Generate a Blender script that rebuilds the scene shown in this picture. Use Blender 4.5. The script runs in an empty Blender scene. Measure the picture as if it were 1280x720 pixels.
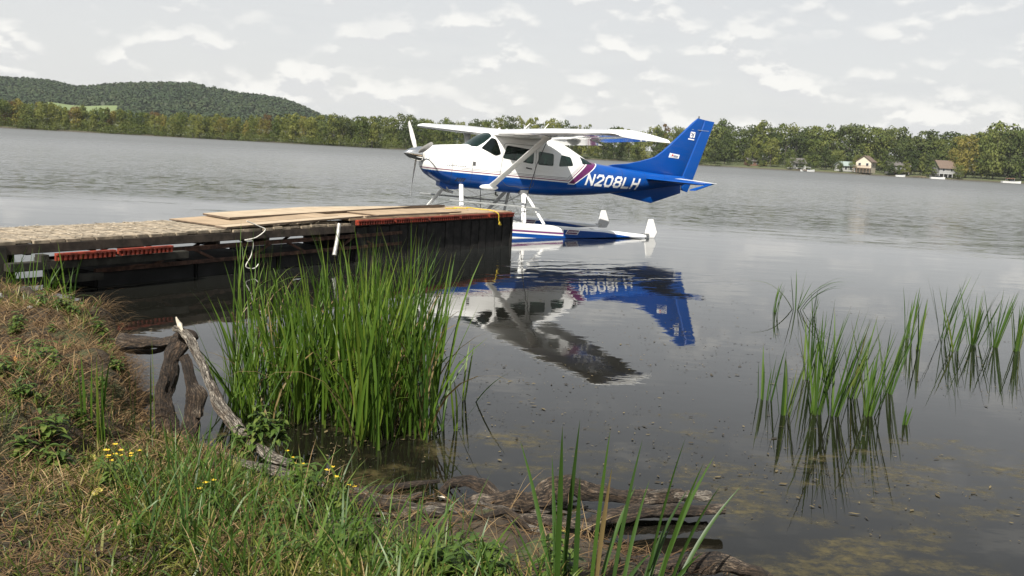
import bpy, bmesh, math, random
import numpy as np
from mathutils import Vector, Matrix
rng = np.random.default_rng(7); random.seed(7)
R = math.radians; PI = math.pi
SC = bpy.context.scene
COL = SC.collection

# ------------------------------------------------------------------ camera
FPX, PITCH, ROLL, HC = 1141.0, .149, .0555, 1.93          # focal length (px of a 1280 frame), tilt, roll, eye height over the water
fwd = np.array([0, math.cos(PITCH), -math.sin(PITCH)])
r0 = np.array([1., 0, 0]); u0 = np.cross(r0, fwd)
RT = math.cos(ROLL)*r0 + math.sin(ROLL)*u0
UP = -math.sin(ROLL)*r0 + math.cos(ROLL)*u0
EYE = np.array([0, 0, HC])
cd = bpy.data.cameras.new('camera'); cam = bpy.data.objects.new('camera', cd); COL.objects.link(cam)
cam.matrix_world = Matrix(((RT[0], UP[0], -fwd[0], 0), (RT[1], UP[1], -fwd[1], 0), (RT[2], UP[2], -fwd[2], HC), (0, 0, 0, 1)))
cd.sensor_width = 36; cd.lens = FPX/1280*36; cd.clip_start = .05; cd.clip_end = 9000
SC.camera = cam
def ray(u, v): return fwd*FPX + RT*(u-640) - UP*(v-360)
def at(u, v, Y):
    d = ray(u, v); return EYE + d*(Y/d[1])
def UX(u, Y, z=0.):                                        # world x of a thing seen in column u at distance Y, standing at height z
    h_ = HC-z
    return ((u-640)/FPX*(Y*math.cos(PITCH)+h_*math.sin(PITCH))-math.sin(ROLL)*(Y*math.sin(PITCH)-h_*math.cos(PITCH)))/math.cos(ROLL)
def gnd(u, v, z=0.):
    d = ray(u, v); return EYE + d*((z-HC)/d[2])

# ------------------------------------------------------------------ node helpers
class NT:
    def __init__(s, nt): s.nt = nt; nt.nodes.clear()
    def new(s, t, **k):
        n = s.nt.nodes.new(t)
        for a, b in k.items(): setattr(n, a, b)
        return n
    def put(s, sock, v):
        if isinstance(v, bpy.types.NodeSocket): s.nt.links.new(v, sock)
        elif v is not None:
            if isinstance(v, (tuple, list)) and len(v) == 3 and sock.type == 'RGBA': v = (*v, 1)
            sock.default_value = v
    def m(s, op, a, b=None, c=None, clamp=False):
        n = s.new('ShaderNodeMath', operation=op, use_clamp=clamp)
        for i, v in enumerate((a, b, c)): s.put(n.inputs[i], v)
        return n.outputs[0]
    def add(s, a, b): return s.m('ADD', a, b)
    def sub(s, a, b): return s.m('SUBTRACT', a, b)
    def mul(s, a, b): return s.m('MULTIPLY', a, b)
    def ss(s, x, a, b, lo=0., hi=1.):
        n = s.new('ShaderNodeMapRange', interpolation_type='SMOOTHSTEP')
        for i, v in enumerate((x, a, b, lo, hi)): s.put(n.inputs[i], v)
        return n.outputs[0]
    def between(s, x, a, b): return s.mul(s.m('GREATER_THAN', x, a), s.m('LESS_THAN', x, b))
    def mix(s, f, a, b):
        n = s.new('ShaderNodeMix', data_type='RGBA'); n.clamp_factor = True
        s.put(n.inputs[0], f); s.put(n.inputs[6], a); s.put(n.inputs[7], b); return n.outputs[2]
    def xyz(s, v):
        n = s.new('ShaderNodeSeparateXYZ'); s.put(n.inputs[0], v); return n.outputs
    def vec(s, x, y, z):
        n = s.new('ShaderNodeCombineXYZ')
        for i, v in enumerate((x, y, z)): s.put(n.inputs[i], v)
        return n.outputs[0]
    def noise(s, v, scale, detail=4, rough=.55, dist=0., col=False):
        n = s.new('ShaderNodeTexNoise'); s.put(n.inputs['Vector'], v)
        for k, x in (('Scale', scale), ('Detail', detail), ('Roughness', rough), ('Distortion', dist)): s.put(n.inputs[k], x)
        return n.outputs[1 if col else 0]
    def scale(s, v, k):
        n = s.new('ShaderNodeVectorMath', operation='MULTIPLY'); s.put(n.inputs[0], v); s.put(n.inputs[1], k); return n.outputs[0]
    def ramp(s, f, stops):
        n = s.new('ShaderNodeValToRGB'); e = n.color_ramp.elements
        while len(e) < len(stops): e.new(.5)
        for i, (p, c) in enumerate(stops): e[i].position = p; e[i].color = (*c, 1)
        s.put(n.inputs[0], f); return n.outputs[0]
    def obj(s): return s.new('ShaderNodeTexCoord').outputs['Object']
    def pos(s): return s.new('ShaderNodeNewGeometry').outputs['Position']
    def attr(s, name): return s.new('ShaderNodeAttribute', attribute_name=name).outputs['Fac']
    def bump(s, h, strength, dist):
        n = s.new('ShaderNodeBump'); s.put(n.inputs['Strength'], strength); s.put(n.inputs['Distance'], dist); s.put(n.inputs['Height'], h); return n.outputs[0]
    def pbsdf(s, **k):
        n = s.new('ShaderNodeBsdfPrincipled')
        for a, v in k.items(): s.put(n.inputs[a.replace('_', ' ')], v)
        return n.outputs[0]
    def out(s, sh):
        o = s.new('ShaderNodeOutputMaterial'); s.nt.links.new(sh, o.inputs[0])
def material(name):
    m = bpy.data.materials.new(name); m.use_nodes = True
    return m, NT(m.node_tree)
def paint(name, col, rough=.4, var=.12, nscale=6., coat=0., metal=0., bump=0., coords='obj', col2=None, detail=5):
    m, n = material(name)
    v = n.obj(); f = n.noise(v, nscale, detail, .6)
    c2 = col2 or tuple(max(0, x*(1-2*var)) for x in col)
    c = n.mix(n.ss(f, .35, .68), c2, col)
    k = dict(Base_Color=c, Roughness=n.ss(f, .2, .8, min(1, rough*1.25), rough*.8), Metallic=metal)
    if coat: k['Coat_Weight'] = coat; k['Coat_Roughness'] = .04
    if bump: k['Normal'] = n.bump(n.noise(v, nscale*3, 5, .65), .6, bump)
    n.out(n.pbsdf(**k)); return m

# ------------------------------------------------------------------ sky and sun
SUN_LOCAL = None
ahead = .45                                                # heading of the aircraft, used for the sun's direction along its shadow lines
sun_dir = np.array([-.324, -.823, 1.0]); sun_dir /= np.linalg.norm(sun_dir)
elev = math.asin(sun_dir[2]); az = math.atan2(sun_dir[0], sun_dir[1])     # az from +Y towards +X
world = bpy.data.worlds.new('World'); SC.world = world; world.use_nodes = True
n = NT(world.node_tree)
sky = n.new('ShaderNodeTexSky', sky_type='NISHITA'); sky.sun_disc = False
sky.sun_elevation = elev; sky.sun_rotation = az; sky.dust_density = 2.5; sky.air_density = 1.0
g = n.new('ShaderNodeTexCoord').outputs['Generated']
x_, y_, z_ = n.xyz(g)
def skyvec(dz, kz): return n.vec(x_, y_, n.mul(n.add(z_, dz), kz))
big = n.noise(skyvec(0, 3.2), 3.4, 3, .5)
p1 = n.noise(skyvec(0, 2.0), 17, 7, .5, .1)
p2 = n.noise(skyvec(.009, 2.0), 17, 7, .5, .1)
low = n.ss(z_, .22, .03)
puff = n.mul(n.ss(n.add(p1, n.mul(low, .06)), .49, .68), n.ss(n.add(big, n.mul(low, .08)), .38, .54))
lit = n.ss(n.sub(p1, p2), -.035, .06)
st = n.noise(skyvec(0, 7.5), 5.0, 6, .55, .1)
streak = n.ss(st, .50, .68)
veil = n.mix(n.ss(z_, .08, .60), (7.62, 7.6, 7.52), (4.4, 4.75, 5.2))
base = n.mix(.84, sky.outputs[0], veil)
base = n.mix(n.mul(n.mul(streak, .3), n.ss(z_, .5, .1)), base, (6.3, 6.45, 6.65))
pc = n.mix(lit, (6.8, 6.85, 6.95), (9.9, 9.7, 9.2))
skyc = n.mix(n.mul(puff, n.ss(z_, .12, .5, .62, .30)), base, pc)
bg = n.new('ShaderNodeBackground'); n.put(bg.inputs[0], skyc); bg.inputs[1].default_value = .062
o = n.new('ShaderNodeOutputWorld'); n.nt.links.new(bg.outputs[0], o.inputs[0])
sl = bpy.data.lights.new('sun', 'SUN'); sl.energy = 5.0; sl.angle = R(.5); sl.color = (1, .955, .88)
so = bpy.data.objects.new('sun', sl); COL.objects.link(so)
so.rotation_euler = Vector(-sun_dir).to_track_quat('-Z', 'Y').to_euler(); so.location = (-10, -20, 30)
SC.view_settings.view_transform = 'Standard'; SC.view_settings.look = 'None'
SC.view_settings.exposure = 0.82; SC.view_settings.gamma = 1; SC.view_settings.use_curve_mapping = False
SC.cycles.max_bounces = 6; SC.cycles.transparent_max_bounces = 8; SC.cycles.caustics_reflective = False; SC.cycles.caustics_refractive = False
SC.cycles.use_denoising = True

# ------------------------------------------------------------------ object helpers
def tag(o, label=None, cat=None, group=None, kind=None):
    for k, v in (('label', label), ('category', cat), ('group', group), ('kind', kind)):
        if v: o[k] = v
    return o
def empty(name, loc=(0, 0, 0), rz=0., **k):
    o = bpy.data.objects.new(name, None); COL.objects.link(o); o.location = loc; o.rotation_euler = (0, 0, rz); o.empty_display_size = .1
    return tag(o, **k)
def link(name, me, parent=None, **k):
    o = bpy.data.objects.new(name, me); COL.objects.link(o)
    if parent: o.parent = parent
    return tag(o, **k)
def copy_tree(o, parent=None):
    c = o.copy(); COL.objects.link(c)
    c.parent = parent
    for ch in list(o.children): copy_tree(ch, c)
    return c
def quads_mesh(name, V, F, mats, attrs=None, smooth=False, midx=None):
    """numpy mesh: V (n,3), F (m,k)"""
    me = bpy.data.meshes.new(name); V = np.ascontiguousarray(V, dtype=np.float32).reshape(-1, 3); F = np.ascontiguousarray(F, dtype=np.int32)
    m, k = F.shape
    me.vertices.add(len(V)); me.vertices.foreach_set('co', V.ravel())
    me.loops.add(m*k); me.loops.foreach_set('vertex_index', F.ravel())
    me.polygons.add(m); me.polygons.foreach_set('loop_start', np.arange(0, m*k, k, dtype=np.int32))
    me.polygons.foreach_set('loop_total', np.full(m, k, dtype=np.int32))
    for x in (mats if isinstance(mats, (list, tuple)) else [mats]): me.materials.append(x)
    if midx is not None: me.polygons.foreach_set('material_index', np.asarray(midx, dtype=np.int32))
    me.polygons.foreach_set('use_smooth', np.full(m, smooth))
    for a, v in (attrs or {}).items():
        at_ = me.attributes.new(a, 'FLOAT', 'POINT'); at_.data.foreach_set('value', np.asarray(v, dtype=np.float32).ravel())
    me.update(calc_edges=True); return me
class MB:
    """collects shapes, then one mesh"""
    def __init__(s, tf=None): s.v = []; s.f = []; s.mi = []; s.tf = tf or (lambda p: p); s.cur = 0
    def addv(s, pts): b = len(s.v); s.v += [tuple(s.tf(tuple(p))) for p in pts]; return b
    def face(s, *i): s.f.append(i); s.mi.append(s.cur)
    def box(s, lo, hi, bev=0.):
        (a, b, c), (d, e, f) = lo, hi
        i = s.addv([(a, b, c), (d, b, c), (d, e, c), (a, e, c), (a, b, f), (d, b, f), (d, e, f), (a, e, f)])
        for q in ((0, 3, 2, 1), (4, 5, 6, 7), (0, 1, 5, 4), (1, 2, 6, 5), (2, 3, 7, 6), (3, 0, 4, 7)): s.face(*[i+k for k in q])
        return s
    def prism(s, poly, lo, hi, axis=1):
        def mk(p, t):
            q = list(p); q.insert(axis, t); return q
        k = len(poly); i = s.addv([mk(p, lo) for p in poly]+[mk(p, hi) for p in poly])
        s.face(*[i+j for j in range(k)]); s.face(*[i+k+j for j in reversed(range(k))])
        for j in range(k): s.face(i+j, i+(j+1) % k, i+k+(j+1) % k, i+k+j)
        return s
    def hexa(s, c8):
        i = s.addv(c8)
        for q in ((0, 3, 2, 1), (4, 5, 6, 7), (0, 1, 5, 4), (1, 2, 6, 5), (2, 3, 7, 6), (3, 0, 4, 7)): s.face(*[i+k for k in q])
        return s
    def bar(s, p, q, w, h, up=(0, 0, 1)):
        p, q = Vector(p), Vector(q); d = (q-p).normalized(); u = Vector(up)
        if abs(d.dot(u)) > .97: u = Vector((1, 0, 0))
        a = d.cross(u).normalized()*w/2; b = a.cross(d).normalized()*h/2
        return s.hexa([p-a-b, p+a-b, p+a+b, p-a+b, q-a-b, q+a-b, q+a+b, q-a+b])
    def tube(s, path, rad, n=8, cap=True, flat=1., jit=0., up=None, ridge=0.):
        ph = len(s.v)*.7+len(path)*1.3
        path = [Vector(p) for p in path]; k = len(path)
        rad = rad if isinstance(rad, (list, tuple, np.ndarray)) else [rad]*k
        rings = []; a = None
        for j, p in enumerate(path):
            d = (path[min(j+1, k-1)]-path[max(j-1, 0)]).normalized()
            if a is None:
                a = d.cross(Vector((.13, .31, 1)))
                if a.length < .2: a = d.cross(Vector((1, .2, 0)))
            a = (a-d*a.dot(d)).normalized(); b = a.cross(d)
            pts = []
            for t in range(n):
                an = 2*PI*t/n; r = rad[j]*(1+jit*random.uniform(-1, 1)+(ridge*(.14*math.sin(2*an+j*.17+ph)+.09*math.sin(5*an-j*.11+ph*2)+.06*math.sin(9*an+j*.3)) if ridge else 0))
                pts.append(p+a*math.cos(an)*r+b*math.sin(an)*r*flat)
            rings.append(s.addv(pts))
        for j in range(k-1):
            for t in range(n): s.face(rings[j]+t, rings[j]+(t+1) % n, rings[j+1]+(t+1) % n, rings[j+1]+t)
        if cap:
            s.face(*[rings[0]+t for t in reversed(range(n))]); s.face(*[rings[-1]+t for t in range(n)])
        return s
    def loft(s, rings, closed=True, cap=True):
        ids = [s.addv(r) for r in rings]; n = len(rings[0])
        for j in range(len(ids)-1):
            for t in range(n if closed else n-1): s.face(ids[j]+t, ids[j]+(t+1) % n, ids[j+1]+(t+1) % n, ids[j+1]+t)
        if cap: s.face(*[ids[0]+t for t in reversed(range(n))]); s.face(*[ids[-1]+t for t in range(n)])
        return s
    def mesh(s, name, mats, smooth=False, angle=35, bevel=0., seg=2):
        bm = bmesh.new(); vs = [bm.verts.new(v) for v in s.v]
        for f, m in zip(s.f, s.mi):
            try: q = bm.faces.new([vs[i] for i in f]); q.material_index = m
            except ValueError: pass
        bmesh.ops.recalc_face_normals(bm, faces=bm.faces)
        if bevel: bmesh.ops.bevel(bm, geom=[e for e in bm.edges if len(e.link_faces) == 2 and e.calc_face_angle(0) > .6], offset=bevel, segments=seg, affect='EDGES', clamp_overlap=True)
        me = bpy.data.meshes.new(name); bm.to_mesh(me); bm.free()
        for x in (mats if isinstance(mats, (list, tuple)) else [mats]): me.materials.append(x)
        if smooth:
            me.polygons.foreach_set('use_smooth', [True]*len(me.polygons)); me.set_sharp_from_angle(angle=R(angle))
        return me
    def obj(s, name, mats, parent=None, smooth=False, angle=35, bevel=0., seg=2, **k):
        return link(name, s.mesh(name, mats, smooth, angle, bevel, seg), parent, **k)
def baked(o):
    dg = bpy.context.evaluated_depsgraph_get(); return bpy.data.meshes.new_from_object(o.evaluated_get(dg))

# ================================================================== SETTING: ground, water, far land
shore_pts = np.array([(-60, 22), (-20, 10.5), (-9, 8.55), (-6.5, 8.45), (-4.7, 8.22), (-3.75, 7.7), (-3.2, 7.25), (-2.9, 6.75), (-2.62, 6.2), (-2.45, 5.75), (-2.2, 5.42),
    (-1.75, 5.22), (-1.35, 5.05), (-.9, 4.82), (-.4, 4.72), (-.05, 4.62), (.35, 4.45), (.75, 4.2), (1.1, 3.85), (1.4, 3.3), (1.75, 2.4), (2.1, 0), (2.6, -6), (6, -60), (-60, -60)])
def poly_sdf(X, Y, P):
    """signed distance, positive inside"""
    d = np.full(X.shape, 1e9); ins = np.zeros(X.shape, bool)
    for i in range(len(P)):
        a = P[i]; b = P[(i+1) % len(P)]; e = b-a
        t = np.clip(((X-a[0])*e[0]+(Y-a[1])*e[1])/(e@e), 0, 1)
        d = np.minimum(d, np.hypot(X-a[0]-t*e[0], Y-a[1]-t*e[1]))
        c = ((a[1] > Y) != (b[1] > Y)) & (X < (b[0]-a[0])*(Y-a[1])/(b[1]-a[1]+1e-12)+a[0]); ins ^= c
    return np.where(ins, d, -d)
def vnoise(X, Y, s, seed=0):
    r = np.random.default_rng(seed); G = r.random((64, 64))
    x = X*s+100; y = Y*s+100; i = np.floor(x).astype(int); j = np.floor(y).astype(int); fx = x-i; fy = y-j
    fx = fx*fx*(3-2*fx); fy = fy*fy*(3-2*fy); g_ = lambda a, b: G[a % 64, b % 64]
    return (g_(i, j)*(1-fx)+g_(i+1, j)*fx)*(1-fy)+(g_(i, j+1)*(1-fx)+g_(i+1, j+1)*fx)*fy
def sstep(x, a, b): t = np.clip((x-a)/(b-a), 0, 1); return t*t*(3-2*t)
def ground_z(X, Y):
    X = np.asarray(X, float); Y = np.asarray(Y, float)
    wob = (vnoise(X, Y, 3.1, 1)-.5)*.26+(vnoise(X, Y, 9, 2)-.5)*.12
    near = (np.hypot(X, Y) < 40)
    d = poly_sdf(X, Y, shore_pts)+wob*near
    cliff = sstep(-X, 2.0, 2.6)
    hc = .04+.46*sstep(d, -.02, .22)+.04*sstep(d, .2, 1.5)
    hg = .015+.17*sstep(d, 0, .55)+.16*sstep(d, .4, 1.6)
    z = hg*(1-cliff)+hc*cliff
    z = np.where(d < 0, np.maximum(-.9, z+d*(.5+2.5*cliff)), z)
    z = z+((vnoise(X, Y, 3.4, 3)-.5)*.11+(vnoise(X, Y, 10, 4)-.5)*.055)*sstep(d, -.1, .2)*near
    return z
def shore_d(X, Y): return poly_sdf(np.asarray(X, float), np.asarray(Y, float), shore_pts)
gx = np.concatenate([np.linspace(-60, -9.5, 40), np.arange(-9, 2.6, .05), np.linspace(2.7, 9, 16)])
gy = np.concatenate([np.linspace(-60, -3, 30), np.linspace(-2.8, 2.4, 30), np.arange(2.5, 9.1, .05), np.linspace(9.3, 26, 24)])
GX, GY = np.meshgrid(gx, gy); GZ = ground_z(GX, GY)
ny, nx = GX.shape; I = np.arange(nx*ny).reshape(ny, nx)
F = np.stack([I[:-1, :-1], I[:-1, 1:], I[1:, 1:], I[1:, :-1]], -1).reshape(-1, 4)
m_ground, n = material('bank_soil')
p = n.pos(); z = n.xyz(p)[2]
c = n.ramp(n.noise(p, 5, 8, .65), [(.28, (.016, .011, .007)), (.45, (.034, .024, .014)), (.6, (.06, .043, .024)), (.75, (.09, .066, .036))])
grn = n.mix(n.ss(n.noise(p, 2.2, 5, .6), .48, .62), c, (.05, .06, .02))
wet = n.ss(n.add(z, n.mul(n.noise(p, 8, 4), .1)), .05, .2)
c = n.mix(wet, (.022, .017, .010), grn)
n.out(n.pbsdf(Base_Color=c, Roughness=n.ss(wet, 0, 1, .45, .95), Normal=n.bump(n.noise(p, 26, 8, .7), .9, .03)))
link('ground', quads_mesh('ground', np.stack([GX, GY, GZ], -1), F, m_ground, smooth=True), kind='structure')

m_water, n = material('lake_water')
p = n.pos(); px_, py_, pz_ = n.xyz(p)
rad = n.m('SQRT', n.add(n.mul(px_, px_), n.mul(py_, py_)))
wind = n.ss(n.add(rad, n.mul(n.sub(n.noise(n.scale(p, (.05, .09, 1)), 1.0, 4), .5), 40)), 14, 58)
patch = n.noise(n.scale(p, (.012, .035, 1)), 1.0, 5, .6)
w1 = n.noise(n.scale(p, (.75, 1.5, 1)), 2.6, 6, .68)
w2 = n.noise(n.scale(p, (.8, 1.3, 1)), .55, 4, .55)
h = n.mul(n.add(n.add(n.mul(w1, .5), w2), n.mul(n.noise(n.scale(p, (.45, 1.0, 1)), .22, 3, .5), 1.6)), n.ss(patch, .3, .7, .65, 1.25))
calm = n.noise(n.scale(p, (.7, 1.3, 1)), 1.6, 4, .5)
dx = n.add(px_, 3.4); dy = n.sub(py_, 22.5)
rr = n.add(n.m('SQRT', n.add(n.mul(dx, dx), n.mul(dy, dy))), n.mul(n.noise(n.scale(p, (1, 1.3, 1)), .8, 4), 1.1))
ring = n.add(n.m('SINE', n.mul(rr, 2*PI/.46)), n.mul(n.m('SINE', n.mul(rr, 2*PI/.29)), .5)); ring = n.mul(ring, n.ss(n.noise(n.scale(p, (.5, 1.2, 1)), 1.1, 3), .38, .66))
ex_ = n.mul(n.sub(px_, 1.2), .45); ey_ = n.mul(n.sub(py_, 15.4), .62)
rmask = n.m('EXPONENT', n.mul(n.add(n.mul(ex_, ex_), n.mul(ey_, ey_)), -1.0))
hh = n.add(n.mul(h, n.ss(wind, 0, .4, 0., .025)), n.add(n.mul(calm, .0020), n.mul(n.mul(ring, rmask), .0022)))
nb = n.bump(hh, 1.0, 1.0)
# wind ripples: slopes taken straight from vector noise, so that far waves keep their steepness
def slope(vk, sc_, det, k):
    q = n.xyz(n.noise(n.scale(p, vk), sc_, det, .6, 0, True)); return n.mul(n.sub(q[0], .5), k), n.mul(n.sub(q[1], .5), k)
ax_, ay_ = slope((.8, 1.15, 1), 3.8, 5, 1.05); bx_, by_ = slope((.8, 1.0, 1), 1.1, 4, .42); fx_, fy_ = slope((.9, 1.0, 1), .12, 2, .10)
wv = n.mul(n.ss(wind, 0, 1, 0, .95), n.ss(patch, .3, .7, .88, 1.12))
sx_ = n.mul(n.add(n.add(ax_, bx_), fx_), wv); sy_ = n.mul(n.add(n.add(ay_, by_), fy_), wv)
va = n.new('ShaderNodeVectorMath', operation='ADD'); n.put(va.inputs[0], nb); n.put(va.inputs[1], n.vec(sx_, sy_, 0.0))
vn = n.new('ShaderNodeVectorMath', operation='NORMALIZE'); n.put(vn.inputs[0], va.outputs[0]); nrm = vn.outputs[0]
rough = n.add(n.ss(wind, 0, 1, .012, .15), n.ss(rad, 50, 200, 0, .20))
# floating scum near the shore
dsh = n.ss(py_, 5.2, 8.6)
a1 = n.noise(n.scale(p, (1, 1.7, 1)), 1.7, 9, .68, .3); a2 = n.noise(p, .8, 3)
scum = n.mul(n.ss(n.add(a1, n.mul(n.sub(a2, .5), .7)), n.ss(dsh, 0, 1, .45, .78), n.ss(dsh, 0, 1, .66, .97)), .75)
scum = n.mul(scum, n.ss(n.noise(n.scale(p, (1, 1.5, 1)), 11, 5, .7), .34, .62))
scum = n.mul(scum, n.ss(rad, 14, 9))
sc_col = n.ramp(n.noise(p, 14, 6, .7), [(.3, (.014, .012, .004)), (.5, (.060, .047, .013)), (.72, (.115, .088, .026))])
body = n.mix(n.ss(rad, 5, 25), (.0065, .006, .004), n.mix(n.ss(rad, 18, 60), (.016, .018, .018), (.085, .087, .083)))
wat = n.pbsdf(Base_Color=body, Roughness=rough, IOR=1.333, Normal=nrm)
alg = n.pbsdf(Base_Color=sc_col, Roughness=.6, Normal=n.bump(n.noise(p, 40, 5, .7), .6, .01))
mx = n.new('ShaderNodeMixShader'); n.put(mx.inputs[0], scum); n.put(mx.inputs[1], wat); n.put(mx.inputs[2], alg)
n.out(mx.outputs[0])
W = 4200
mb = MB(); i = mb.addv([(-W, -W, 0), (W, -W, 0), (W, W, 0), (-W, W, 0)]); mb.face(i, i+1, i+2, i+3)
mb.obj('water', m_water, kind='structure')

# ---- far land
su = np.array([-900, -300, 0, 150, 300, 500, 700, 860, 905, 960, 1060, 1160, 1280, 1500, 2200])
sd = np.array([330, 330, 335, 345, 355, 365, 395, 430, 425, 418, 408, 398, 385, 370, 350])
def shoreD(u): return np.interp(u, su, sd)
def far_xy(u, Y): return (u-640)/FPX*Y*1.0, Y
def land_z(off): return np.interp(off, [-4, 0, 4, 12, 60, 200, 800, 3000], [-1.2, .0, .7, 1.1, 3, 6, 12, 20])
us = np.arange(-1400, 2700, 10); offs = np.array([-4, 0, 4, 12, 30, 60, 120, 250, 500, 900, 1600, 2200])
UU, OO = np.meshgrid(us, offs); DD = shoreD(UU)+(vnoise(UU, UU*0, .02, 5)-.5)*7
YY = DD+OO; XX = UX(UU, YY); ZZ = land_z(OO)
ny, nx = UU.shape; I = np.arange(nx*ny).reshape(ny, nx); F = np.stack([I[:-1, :-1], I[:-1, 1:], I[1:, 1:], I[1:, :-1]], -1).reshape(-1, 4)
m_land, n = material('far_grass')
p = n.pos(); c = n.ramp(n.noise(p, .08, 6, .6), [(.3, (.03, .038, .014)), (.5, (.06, .07, .022)), (.7, (.09, .09, .035))])
c = n.mix(n.ss(n.xyz(p)[2], .15, .7), (.06, .05, .035), c)
n.out(n.pbsdf(Base_Color=c, Roughness=.95))
link('far_shore', quads_mesh('far_shore', np.stack([XX, YY, ZZ], -1), F, m_land, smooth=True), kind='structure')

# ---- wooded hill
hu = np.array([-600, -300, -100, 0, 60, 90, 110, 130, 160, 200, 240, 270, 300, 330, 360, 385, 400, 430, 500, 600, 700])
hh_ = np.array([37, 47, 47, 46.5, 46.5, 41, 41, 44.5, 48, 50.5, 52, 47.5, 43.5, 42, 38, 29, 22, 18, 8, 0, 0])
def hill_z(u, Y):
    a = sstep(Y, 780, 1330); zr = np.interp(u, hu, hh_)*1330/FPX+HC-3
    b = 1-sstep(Y, 1400, 1900)*.6
    return np.maximum(2, zr*a*b)+6*sstep(Y, 500, 800)
us = np.arange(-700, 760, 6); ys = np.linspace(700, 1900, 60)
UU, YY = np.meshgrid(us, ys); XX = UX(UU, YY); ZZ = hill_z(UU, YY)
ny, nx = UU.shape; I = np.arange(nx*ny).reshape(ny, nx); F = np.stack([I[:-1, :-1], I[:-1, 1:], I[1:, 1:], I[1:, :-1]], -1).reshape(-1, 4)
m_hill, n = material('hill_soil'); p = n.pos()
n.out(n.pbsdf(Base_Color=n.mix(n.noise(p, .02, 5), (.03, .04, .02), (.05, .06, .028)), Roughness=1))
link('hill', quads_mesh('hill', np.stack([XX, YY, ZZ], -1), F, m_hill, smooth=True), kind='structure')
# farm field on the lower slope
fu = np.linspace(60, 147, 20); fY = np.linspace(905, 1010, 8)
UU, YY = np.meshgrid(fu, fY); XX = UX(UU, YY); ZZ = hill_z(UU, YY)+1.0
ny, nx = UU.shape; I = np.arange(nx*ny).reshape(ny, nx); F = np.stack([I[:-1, :-1], I[:-1, 1:], I[1:, 1:], I[1:, :-1]], -1).reshape(-1, 4)
m_field, n = material('farm_field'); p = n.pos()
n.out(n.pbsdf(Base_Color=n.mix(n.noise(p, .03, 4), (.10, .14, .045), (.13, .16, .06)), Roughness=1))
link('field', quads_mesh('field', np.stack([XX, YY, ZZ], -1), F, m_field), kind='structure')

# ---- foliage helpers
def crown_quads(n_lobes, per, leaf, prof, seed, squash=.8):
    """leaf-sized faces on lobes spread through a crown of unit height; prof(t) gives the radius at height t"""
    r = np.random.default_rng(seed); P = []; Nn = []; S = []; H_ = []
    for k in range(n_lobes):
        t = r.beta(1.25, 1.15)*.84+.1; a = r.uniform(0, 2*PI); q = math.sqrt(r.uniform(.12, 1))*.92
        rad_ = prof(t)*q; c = np.array([rad_*math.cos(a), rad_*math.sin(a), t]); lr = r.uniform(.085, .16)*(.6+.7*prof(t)/.3)
        d = r.normal(size=(per, 3)); d /= np.linalg.norm(d, axis=1)[:, None]; d[:, 2] = np.where(d[:, 2] < -.35, -d[:, 2], d[:, 2])
        pos = c+d*lr*r.uniform(.62, 1.12, (per, 1))*np.array([1, 1, squash]); P.append(pos)
        nn = d+r.normal(size=(per, 3))*.33; Nn.append(nn); S.append(np.full(per, leaf)*r.uniform(.6, 1.35, per)); H_.append(np.full(per, r.random()))
    P = np.concatenate(P); Nn = np.concatenate(Nn); S = np.concatenate(S)[:, None]; H_ = np.concatenate(H_)
    Nn /= np.linalg.norm(Nn, axis=1)[:, None]
    A = np.cross(Nn, r.normal(size=Nn.shape)); A /= np.linalg.norm(A, axis=1)[:, None]; B = np.cross(Nn, A)
    V = np.stack([P-A*S-B*S*.55, P+A*S*.2-B*S*.8, P+A*S+B*S*.5, P-A*S*.3+B*S*.8], 1).reshape(-1, 3)
    F = np.arange(len(V)).reshape(-1, 4)
    return V, F, np.repeat(H_, 4)
def foliage_mat(name, stops, hue=.0, trans=.34):
    m, n = material(name)
    r_ = n.attr('r'); oi = n.new('ShaderNodeObjectInfo').outputs['Random']
    f = n.add(n.mul(r_, .5), n.add(n.mul(oi, .34), n.mul(n.noise(n.obj(), 7, 3), .2)))
    c = n.ramp(f, stops)
    d = n.pbsdf(Base_Color=c, Roughness=.75, Specular_IOR_Level=.25)
    t = n.new('ShaderNodeBsdfTranslucent'); n.put(t.inputs[0], c)
    mx = n.new('ShaderNodeMixShader'); mx.inputs[0].default_value = trans
    n.nt.links.new(d, mx.inputs[1]); n.nt.links.new(t.outputs[0], mx.inputs[2]); n.out(mx.outputs[0]); return m
M_green = foliage_mat('leaves_green', [(.1, (.036, .058, .012)), (.45, (.080, .105, .022)), (.9, (.15, .165, .042))])
M_dark = foliage_mat('leaves_dark', [(.1, (.022, .038, .010)), (.5, (.050, .070, .018)), (.9, (.10, .115, .034))])
M_olive = foliage_mat('leaves_olive', [(.1, (.060, .078, .015)), (.5, (.130, .145, .030)), (.9, (.21, .21, .055))])
M_gold = foliage_mat('leaves_gold', [(.1, (.09, .085, .018)), (.5, (.17, .15, .032)), (.9, (.24, .20, .05))])
M_rust = foliage_mat('leaves_rust', [(.1, (.06, .04, .016)), (.5, (.105, .066, .025)), (.9, (.16, .105, .04))])
M_trunk = paint('tree_bark', (.085, .075, .062), .9, .25, 9)
M_hillwood = foliage_mat('leaves_hill', [(.1, (.016, .030, .013)), (.45, (.026, .045, .017)), (.75, (.038, .055, .020)), (.97, (.065, .062, .025))], trans=.1)

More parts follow.
